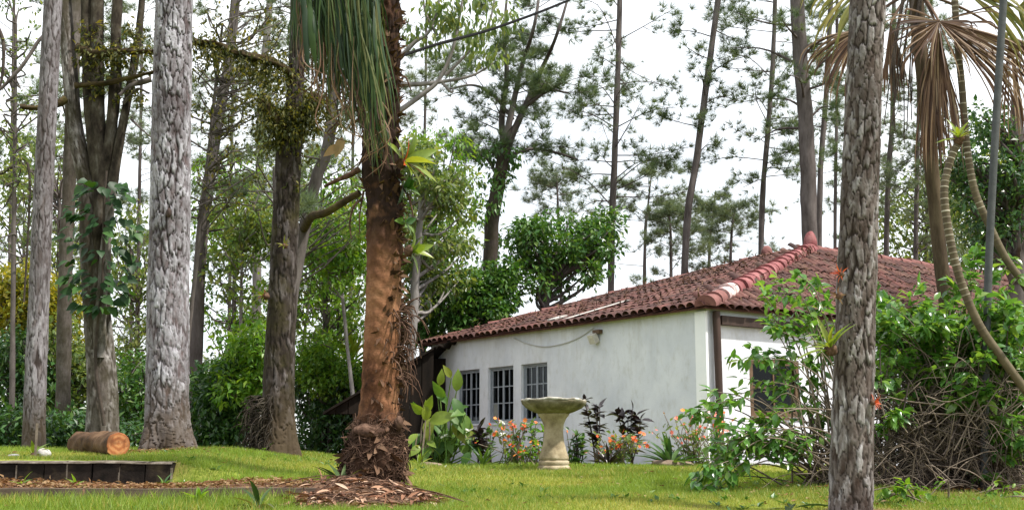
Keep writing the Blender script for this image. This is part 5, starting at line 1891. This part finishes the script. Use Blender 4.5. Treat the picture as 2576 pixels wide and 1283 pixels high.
for (x0, y0, dx, dy, L) in ((1070, 1060, 5, -40, .30), (1065, 1040, -14, -10, .26), (1080, 1060, 30, -10, .42), (1050, 1090, -12, 10, .26), (1075, 1110, 12, 5, .2), (1058, 1120, -16, 14, .24), (1072, 1035, 8, -22, .26)):
    p = at(x0, y0, 17.9)
    lpos.append(p)
    ld.append(norm(at(x0 + dx, y0 + dy, 17.8) - p))
    ls.append(L)
mb = MB()
for p in lpos:
    add_tube(mb, [b, (b + p) / 2 + rng.normal(0, .03, 3), p], .016, .009, 5, 7)
part(mb, 'stem', M['twig'], t)
n = len(lpos)
piece_parts(t, 'leaf', MB().add(LEAFB, LEAFBF).mesh('leaf', M['brom']), np.array(lpos), frames(np.array(ld), norm(rng.normal(0, .3, (n, 3)) + np.array([.1, -.9, .4]))), np.array(ls), 300, M['brom'], LEAFB, LEAFBF)


# dark-leaved bushes on stems
def stem_plant(label, px, Y, h, nst, nl, spread, leaf, size, name='dark_leaf_plant', seed=1, TV=LEAFS, TF=LEAFSF, low=.35, stem='twig_dark', group=None):
    g = np.random.default_rng(seed)
    b = gp(px, Y)
    t = thing(name, b, label, 'plant', group)
    mb = MB()
    lp_, ld_ = [], []
    for k in range(nst):
        a = g.random() * 6.283
        e = b + np.array([math.cos(a) * spread * g.random(), math.sin(a) * spread * .6 * g.random(), h * g.uniform(.75, 1.05)])
        P = catmull([b + g.normal(0, .03, 3) * [1, 1, 0] - Z * .03, (b + e) / 2 + g.normal(0, .03, 3), e], 12)
        V, F = sweep(P, np.linspace(.012, .006, 12), 5)
        mb.add(V, F)
        for j in range(nl // nst):
            q = P[int(12 * min(.99, g.uniform(low, 1.0)))]
            az = g.random() * 6.283
            lp_.append(q)
            ld_.append(norm(np.array([math.cos(az), math.sin(az), g.uniform(-.15, .75)])))
        lp_.append(P[-1])
        ld_.append(norm(np.array([g.normal(0, .4), g.normal(0, .4), 1])))
    part(mb, 'stem', M[stem], t)
    n = len(lp_)
    piece_parts(t, 'leaf', MB().add(TV, TF).mesh('leaf', M[leaf]), np.array(lp_), frames(np.array(ld_), np.broadcast_to(Z, (n, 3)) + g.normal(0, .2, (n, 3))), g.uniform(.65, 1.2, n) * size, 300, M[leaf], TV, TF)
    return t


stem_plant('low dark purple leaved plant under the first window', 1205, 18.0, .55, 5, 60, .22, 'leaf_purple', .17, seed=2)
stem_plant('tall dark purple leaved plant just right of the bird bath', 1500, 18.3, .95, 5, 80, .20, 'leaf_purple', .19, seed=3)
stem_plant('tall dark purple leaved plant second from the bird bath', 1592, 18.6, .92, 6, 105, .24, 'leaf_purple', .19, seed=4)
stem_plant('sprawling dark leaved plant under the second window', 1232, 18.4, .50, 5, 50, .22, 'leaf_dark', .17, seed=5)
stem_plant('green leafy plant at the right foot of the bird bath', 1450, 17.3, .42, 6, 70, .16, 'leaf_dark', .14, 'leafy_plant', 6, low=.1)
stem_plant('green leafy plant behind the bird bath pedestal', 1358, 17.6, .62, 5, 60, .16, 'leaf_shrub', .15, 'leafy_plant', 7, low=.3)


def flowers(label, px, Y, h, w, nfl, mat, leaf, seed, name='flowering_plant', bare=False):
    g = np.random.default_rng(seed)
    b = gp(px, Y)
    t = thing(name, b, label, 'flowering plant', 'orange flowering plants along the wall')
    mb, lm_, = MB(), MB()
    FV, FF = [], []
    for k in range(6):
        R_ = frames(np.array([[math.cos(k * 1.047), math.sin(k * 1.047), .35]]), np.array([[0, 0, 1.0]]))[0]
        FF += (PETALF + len(FV) * len(PETAL)).tolist()
        FV.append(PETAL @ R_.T)
    FV, FF = np.concatenate(FV), np.array(FF)
    fp = []
    for k in range(nfl):
        e = b + np.array([g.normal(0, w), g.normal(0, w * .5), h * g.uniform(.45, 1.05)])
        P = catmull([b + np.array([g.normal(0, w * .6), g.normal(0, .06), -.03]), (b + e) / 2 + g.normal(0, .04, 3), e], 8)
        V, F = sweep(P, np.linspace(.008, .005, 8), 4)
        mb.add(V, F)
        for c in range(g.integers(1, 3)):
            fp.append(e + g.normal(0, .028, 3))
        m_ = 12
        q = P[g.integers(1, 8, m_)] + g.normal(0, .04, (m_, 3))
        place(lm_, LEAF4, LEAF4F, q, frames(g.normal(size=(m_, 3)) + Z * .3, norm(g.normal(0, .5, (m_, 3)) + Z)), g.uniform(.05, .12, m_), g.random(m_))
    part(mb, 'stem', M['twig'], t)
    part(lm_, 'foliage', M[leaf], t, False, kind='stuff')
    n = len(fp)
    piece_parts(t, 'flower', MB().add(FV, FF).mesh('flower', M[mat]), np.array(fp), frames(g.normal(size=(n, 3)) + np.array([0, -.3, 0]), norm(g.normal(0, .35, (n, 3)) + np.array([0, -.6, .8]))), g.uniform(.022, .044, n), 300, M[mat], FV, FF)


flowers('orange flowers with pale leaves left of the bird bath', 1305, 17.6, .62, .22, 20, 'flower', 'leaf_pale', 31)
flowers('low yellow orange flowers at the left foot of the bird bath', 1335, 17.2, .30, .14, 10, 'flower', 'leaf_bright', 32)
flowers('bright orange flowers between the two tall purple plants', 1550, 17.6, .46, .24, 24, 'flower', 'leaf_pale', 33)
flowers('coral flowers on grey green twigs by the house corner', 1745, 18.0, .72, .26, 24, 'flower_pink', 'leaf_pale', 34)
flowers('orange red flowers in front of the dark corner post', 1815, 17.2, .74, .18, 18, 'flower', 'leaf_shrub', 35)
flowers('single orange flowers right beside the bird bath pedestal', 1436, 17.4, .50, .05, 4, 'flower', 'leaf_dark', 36)
for px_, py_, lab, sd_ in ((1262, 1064, 'white flower under the middle window', 41), (1268, 1095, 'small white bloom left of the orange flowers', 42), (1118, 1098, 'white bloom among the paddle leaves', 43), (1180, 1085, 'pale cream bloom beside the purple plant', 44)):
    b = gp(px_, 17.9)
    q = at(px_, py_, 17.9)
    t = thing('white_flower', b, lab, 'flower', 'white flowers along the wall')
    mb = MB()
    add_tube(mb, [b, (b + q) / 2 + np.array([.03, 0, 0]), q], .006, .004, 5, 8)
    part(mb, 'stem', M['leaf_mid'], t)
    rosette(t, 'petal', q, 9, .05, .09, M['flower_white'], PETAL, PETALF, -.1, .7, sd_)


def strappy(label, px, Y, n, L0, L1, seed, mat='leaf_dark', wide=.8, name='strap_leaf_plant', el=(.35, 1.35)):
    b = gp(px, Y)
    t = thing(name, b, label, 'plant')
    rosette(t, 'leaf', b, n, L0, L1, M[mat], LEAFN * np.array([wide, 1, 1]), LEAFNF, el[0], el[1], seed)
    if el[1] > .5:
        mb = MB()
        blob(mb, b + Z * .01, (.035, .035, .03), seed, .2)
        part(mb, 'crown', M['root'], t)


strappy('dark strap leaved clump on the bed edge below the coral flowers', 1685, 17.7, 26, .35, .62, 51)
strappy('dark spiky leaves right of the bird bath foot', 1530, 17.4, 18, .25, .5, 52, 'leaf_purple', .7)
strappy('dark spiky leaves under the second window', 1215, 17.6, 14, .25, .45, 53, 'leaf_dark', .7)
strappy('green tuft beside the flat rock', 1055, 17.0, 9, .15, .28, 54, 'brom', 1.2)
strappy('fern like seedling behind the log', 278, 14.6, 9, .14, .26, 55, 'leaf_bright', 1.8)
strappy('small bright seedling beside the stake', 84, 13.2, 7, .12, .22, 56, 'brom', 1.4)
strappy('leafy weed at the timber edging', 505, 10.75, 12, .10, .2, 57, 'leaf_bright', 1.5)
strappy('small weed at the wall end', 415, 11.7, 8, .08, .15, 58, 'leaf_mid', 1.5)
strappy('pale grassy tuft in front of the timber edging', 655, 10.3, 8, .25, .42, 59, 'strap', .7, 'strap_leaf_plant', (.3, 1.1))
strappy('dark grassy tuft at the left foot of the debris heap', 862, 11.6, 10, .2, .35, 60, 'strap', .8)
strappy('fallen pale strap leaves in front of the big shrub', 1985, 10.5, 4, .3, .5, 61, 'strap', 1.0, 'strap_leaf_plant', (.05, .3))
strappy('small weed at the foot of the mossy trunk', 665, 16.2, 8, .1, .2, 62, 'leaf_bright', 1.5)
strappy('weed in the grass at the left by the edging', 60, 11.3, 9, .08, .16, 63, 'leaf_bright', 1.3)
strappy('weed on the litter strip in front of the low wall', 195, 11.4, 8, .08, .15, 64, 'leaf_bright', 1.3)

# ------------------------------------------------------------------ big shrub at the right
def big_shrub(label, root, Y, sprays, nl, size, seed, twigs=0, box=None, leaf='leaf_shrub', inner=None):
    g = np.random.default_rng(seed)
    b = gp(root, Y)
    t = thing('shrub', b, label, 'shrub', None)
    st = MB()
    lp_, ld_ = [], []
    for (px, py, dY) in sprays:
        e = at(px, py, Y + dY)
        s0 = b + g.normal(0, .18, 3) * [1.4, 1, 0]
        mid = s0 * .45 + e * .55 + Z * (.22 * np.linalg.norm(e - s0) * g.uniform(.4, 1.2)) + g.normal(0, .06, 3)
        P = catmull([s0, mid, e], 22)
        V, F = sweep(P, np.linspace(.011, .003, 22), 5)
        st.add(V, F)
        for j in range(nl):
            k = min(21, int(22 * (1 - .36 * g.random() ** 1.4)))
            T = norm(P[k] - P[k - 1])
            sd = norm(np.cross(T, Z)) * g.choice([-1, 1])
            lp_.append(P[k] + g.normal(0, .022, 3))
            ld_.append(norm(T * g.uniform(.1, .9) + sd * g.uniform(.2, 1) + Z * g.uniform(-.9, .25) + g.normal(0, .2, 3)))
    part(st, 'branch', M['twig'], t)
    if twigs:
        tw, td = MB(), MB()
        for k in range(twigs):
            px0, py0 = g.uniform(box[0], box[1]), g.uniform(box[2], box[3])
            q = at(px0, py0, Y + g.uniform(-.9, .9))
            a = g.normal(0, .9)
            L = g.uniform(.25, .8)
            d = np.array([math.cos(a) * g.choice([-1, 1]), g.normal(0, .4), math.sin(a)])
            e = q + norm(d) * L
            sag = np.array([0, 0, g.normal(.08, .1)]) + g.normal(0, .05, 3)
            e[2] = max(e[2], b[2])
            V, F = sweep(catmull([q, (q + e) / 2 + sag, e], 9), np.linspace(.006, .0022, 9) * g.uniform(.5, 1.7), 4)
            (tw if k % 3 else td).add(V, F)
        part(tw, 'twigs', M['twig'], t, kind='stuff')
        part(td, 'dark_twigs', M['twig_dark'], t, kind='stuff')  # shade within the tangle put into a darker twig colour
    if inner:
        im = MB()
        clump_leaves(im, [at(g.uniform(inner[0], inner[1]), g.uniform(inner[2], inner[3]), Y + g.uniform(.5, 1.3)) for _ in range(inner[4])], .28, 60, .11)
        part(im, 'inner_foliage', M['leaf_dark'], t, False, kind='stuff')  # dark leaves added behind so the gaps look shaded by colour
    n = len(lp_)
    piece_parts(t, 'leaf', MB().add(LEAFS, LEAFSF).mesh('leaf', M[leaf]), np.array(lp_), frames(np.array(ld_), norm(np.broadcast_to(Z, (n, 3)) + g.normal(0, .45, (n, 3)))), g.uniform(.7, 1.25, n) * size, 300, M[leaf], LEAFS, LEAFSF)
    return t


g = np.random.default_rng(77)
left = [(1925, 745, -.4), (1960, 700, -.2), (2010, 690, -.2), (2060, 705, -.1), (1935, 800, -.5), (1975, 790, -.3), (2030, 770, -.2), (2080, 760, 0), (1990, 820, -.4), (2060, 830, -.2),
        (1850, 905, -.6), (1885, 870, -.5), (1930, 880, -.4), (1960, 920, -.4), (2000, 890, -.3), (2040, 900, -.2), (2075, 870, -.1), (1870, 950, -.6), (1905, 985, -.5), (1985, 950, -.3), (2050, 955, -.2),
        (1750, 1030, -.8), (1775, 1020, -.8), (1800, 1015, -.7), (1830, 1080, -.7), (1870, 1060, -.6), (1900, 1100, -.6), (1935, 1050, -.5), (1965, 1090, -.4), (2000, 1020, -.3), (2040, 1010, -.2), (2070, 1050, -.1),
        (1800, 1120, -.8), (1840, 1140, -.7), (1880, 1150, -.7), (1920, 1140, -.6), (1770, 1175, -.9), (1750, 1215, -.9), (1790, 1200, -.9), (1830, 1190, -.8), (1860, 1110, -.7), (1740, 1245, -1.0), (1980, 1130, -.4), (2030, 1100, -.3), (1950, 1010, -.4), (1910, 1045, -.5)]
left = left + [(x_ + g.normal(0, 26), y_ + g.normal(0, 22), d_ + g.normal(0, .15)) for (x_, y_, d_) in left if not (1850 < x_ < 2070 and 850 < y_ < 1075)]
big_shrub('wide glossy shrub spraying left in front of the house corner', 2130, 12.6, left, 17, .125, 5, 45, (1990, 2110, 1020, 1240))
right = [(g.uniform(2190, 2600), 0, g.uniform(-.8, .8)) for _ in range(185)]
right = [(x_, g.uniform(690 + 70 * abs(math.sin(x_ * .013)), 940), d_) for (x_, _, d_) in right]
right += [(g.uniform(2200, 2560), g.uniform(930, 1080), g.uniform(-1.0, -.5)) for _ in range(16)] + [(g.uniform(2480, 2600), g.uniform(760, 1240), g.uniform(-1.0, -.3)) for _ in range(30)]
right += [(2450, 640, .2), (2470, 620, .3), (2440, 690, 0), (2500, 680, .2), (2540, 650, .4), (2560, 700, .2), (2280, 740, 0), (2320, 720, 0), (2240, 760, .2), (2560, 830, -.4), (2570, 900, -.5), (2565, 960, -.5), (2570, 1020, -.5), (2540, 1080, -.6), (2260, 900, -.4), (2230, 870, -.4), (2560, 1140, -.4)]
big_shrub('large tangled shrub with bare twigs filling the right edge', 2400, 12.9, right, 26, .125, 6, 1700, (2190, 2600, 960, 1275), inner=(2215, 2600, 820, 1190, 34))
low = [(2250, 1220, -.3), (2280, 1215, -.4), (2310, 1225, -.3), (2265, 1250, -.4), (2300, 1260, -.4), (2335, 1250, -.2), (2240, 1265, -.3), (2320, 1275, -.3), (2220, 1240, -.2)]
big_shrub('small bright green shrub at the foot of the right foreground pine', 2285, 10.9, low, 11, .085, 8, leaf='leaf_bright')
low2 = [(2490, 1235, -.2), (2530, 1225, -.3), (2560, 1240, -.2), (2510, 1260, -.3)]
big_shrub('small bright plant in the bottom right corner', 2525, 11.2, low2, 10, .08, 9, leaf='leaf_bright')

# ------------------------------------------------------------------ fan palm, ringed canes, pole, cable
Yp = 13.6
P0 = np.array([gp(2400, Yp) - Z * .1] + [at(a, b, Yp) for a, b in ((2392, 900), (2372, 700), (2352, 500), (2335, 330), (2318, 150), (2305, 0), (2300, -160))])
t = thing('fan_palm', P0[0], 'fan palm with brown dead fronds hanging at the upper right', 'palm')
mb = MB()
P = catmull(P0, 90)
V, F = sweep(P, np.linspace(.075, .085, 90), 20, lambda th, s: .008 * fnoise(th * 3, s * 8, 5))
mb.add(V, F)
part(mb, 'trunk', M['palm_trunk'], t)


def fan(hub, nblade, L0, L1, a0, a1, mat, tilt, seed, w=.013, pet=None, sag=.25):
    """one frond: blades radiating from a hub, bending down at the tip"""
    g = np.random.default_rng(seed)
    mb = MB()
    for k in range(nblade):
        a = a0 + (a1 - a0) * (k + g.uniform(.2, .8)) / nblade
        d = np.array([math.cos(a), tilt * g.uniform(-.6, 1.0), math.sin(a)])
        d = norm(d)
        L = g.uniform(L0, L1)
        p1 = hub + d * L * .5
        p2 = hub + d * L * .85 + Z * (-sag * L * (.35 + .4 * abs(math.cos(a)))) + g.normal(0, .02, 3)
        p3 = p2 + (p2 - p1) * .3 - Z * .18 * L
        V, F = ribbon([hub, p1, p2, p3], w * g.uniform(.7, 1.3), 10)
        mb.add(V, F, g.random())
    o = part(mb, 'frond', M[mat], t)
    if pet is not None:
        mb = MB()
        add_tube(mb, [pet, (pet + hub) / 2 + Z * .06, hub], .02, .014, 6, 10)
        part(mb, 'petiole', M['palm_dead'], o)
    return o


cr = P[-12]
fan(at(2362, 55, 12.9), 60, .40, .75, -3.5, .25, 'palm_dead', -.35, 1, .009, cr, .06)
fan(at(2364, 58, 12.95), 54, .9, 1.25, -.95, -.22, 'palm_dead', -.1, 2, .009, cr, .10)
fan(at(2540, 90, 13.3), 40, .8, 1.15, -1.75, -.4, 'palm_dead', -.1, 3, .009, cr, .18)
fan(at(2165, 75, 13.2), 34, .55, .80, -2.95, -1.7, 'palm_dead', -.1, 4, .009, cr, .18)
fan(at(2240, 60, 13.4), 26, .6, .85, -1.75, -1.3, 'palm_dead', .0, 5, .009, cr, .1)
fan(at(2356, 62, 13.0), 60, .9, 1.55, -1.82, -1.38, 'palm_dead', .0, 6, .009, cr, .0)
fan(at(2345, 200, 13.2), 30, .6, .95, -1.75, -1.4, 'palm_dead', .0, 10, .012, None, .0)
fan(at(2430, -20, 13.0), 36, .6, .9, -.9, 1.2, 'palm_green', -.2, 7, .014, cr, .3)
fan(at(2210, -40, 13.0), 36, .6, .95, 2.0, 4.0, 'palm_green', -.2, 8, .014, cr, .3)
fan(at(2560, 20, 13.6), 34, .7, 1.0, -1.4, .8, 'palm_green', -.2, 9, .014, cr, .3)
mb = MB()
for k in range(9):
    a_ = 2240 + rng.uniform(0, 60)
    add_tube(mb, [at(a_ + 30, -20, 13.3), at(a_ + 5, 130, 13.3), at(a_ + rng.normal(0, 10), 230 + rng.uniform(0, 130), 13.3)], .012, .006, 5, 14)
part(mb, 'flower_stalk', M['twig_dark'], t)


def cane(label, pts_, Y, r0, r1, ring):
    pp = np.array([at(a, b, Y) for a, b in pts_])
    gb_ = gp(pts_[0][0], Y)
    n = 420
    P = catmull(pp, n)
    t = thing('ringed_palm_stem', P[0], label, 'palm stem', 'ringed stems at the right edge')
    sl_ = np.concatenate([[0], np.cumsum(np.linalg.norm(np.diff(P, axis=0), axis=1))])
    ph = (sl_ / ring) % 1.0
    rg = (ph < .16) * np.clip((sl_ / sl_[-1] - .42) * 5 + .3 * np.sin(sl_ * 17), 0, 1)
    V, F = sweep(P, np.linspace(r0, r1, n) + .0035 * rg, 12)
    tone = np.interp(sl_ / sl_[-1], [0, .3, .5, 1], [.7, .35, .25, .15]) + rg * .65 + .08 * np.sin(sl_ * 23)
    mb = MB()
    mb.add(V, F, np.repeat(tone, 12))
    part(mb, 'stem', M['cane'], t)
    return t, P


cp = gp(2680, 12.0)
tcn, Pc = cane('ringed pale stem curving down to the right edge', [(2700, 1180), (2650, 1060), (2576, 975), (2520, 900), (2465, 820), (2425, 730), (2398, 640), (2380, 540), (2376, 470), (2392, 400), (2415, 350)], 11.9, .045, .036, .06)
tcn2, Pc2 = cane('second ringed stem leaning higher at the right edge', [(2760, 1190), (2690, 930), (2620, 790), (2576, 715), (2530, 650), (2490, 570), (2455, 490), (2438, 410), (2428, 330), (2420, 220), (2408, 100), (2398, -60)], 13.15, .045, .036, .062)
bromeliad('yellow green tuft growing on the ringed stem', at(2413, 352, 11.88), 14, .12, .26, M['brom'], 19, norm(np.array([-.2, -.4, .9])), 0)
Yq = 12.3
mb = MB()
pb = gp(2466, Yq)
add_tube(mb, [pb - Z * .2, at(2484, 760, Yq), at(2503, 350, Yq), at(2528, -60, Yq), at(2545, -400, Yq)], .038, .038, 14, 30)
solo(mb, 'metal_pole', M['pole'], 'slanting grey metal pole before the dead palm fronds', 'pole')
mb = MB()
pc_ = [at(985, 150, 12.1), at(1100, 112, 13.5), at(1250, 70, 16), at(1420, 6, 19), at(1560, -60, 22)]
add_tube(mb, pc_, .016, .024, 6, 40)
solo(mb, 'overhead_cable', M['cable'], 'dark cable running up right from the central trunk', 'cable')
for o in bpy.data.objects:
    if '_w' in o:
        del o['_w']
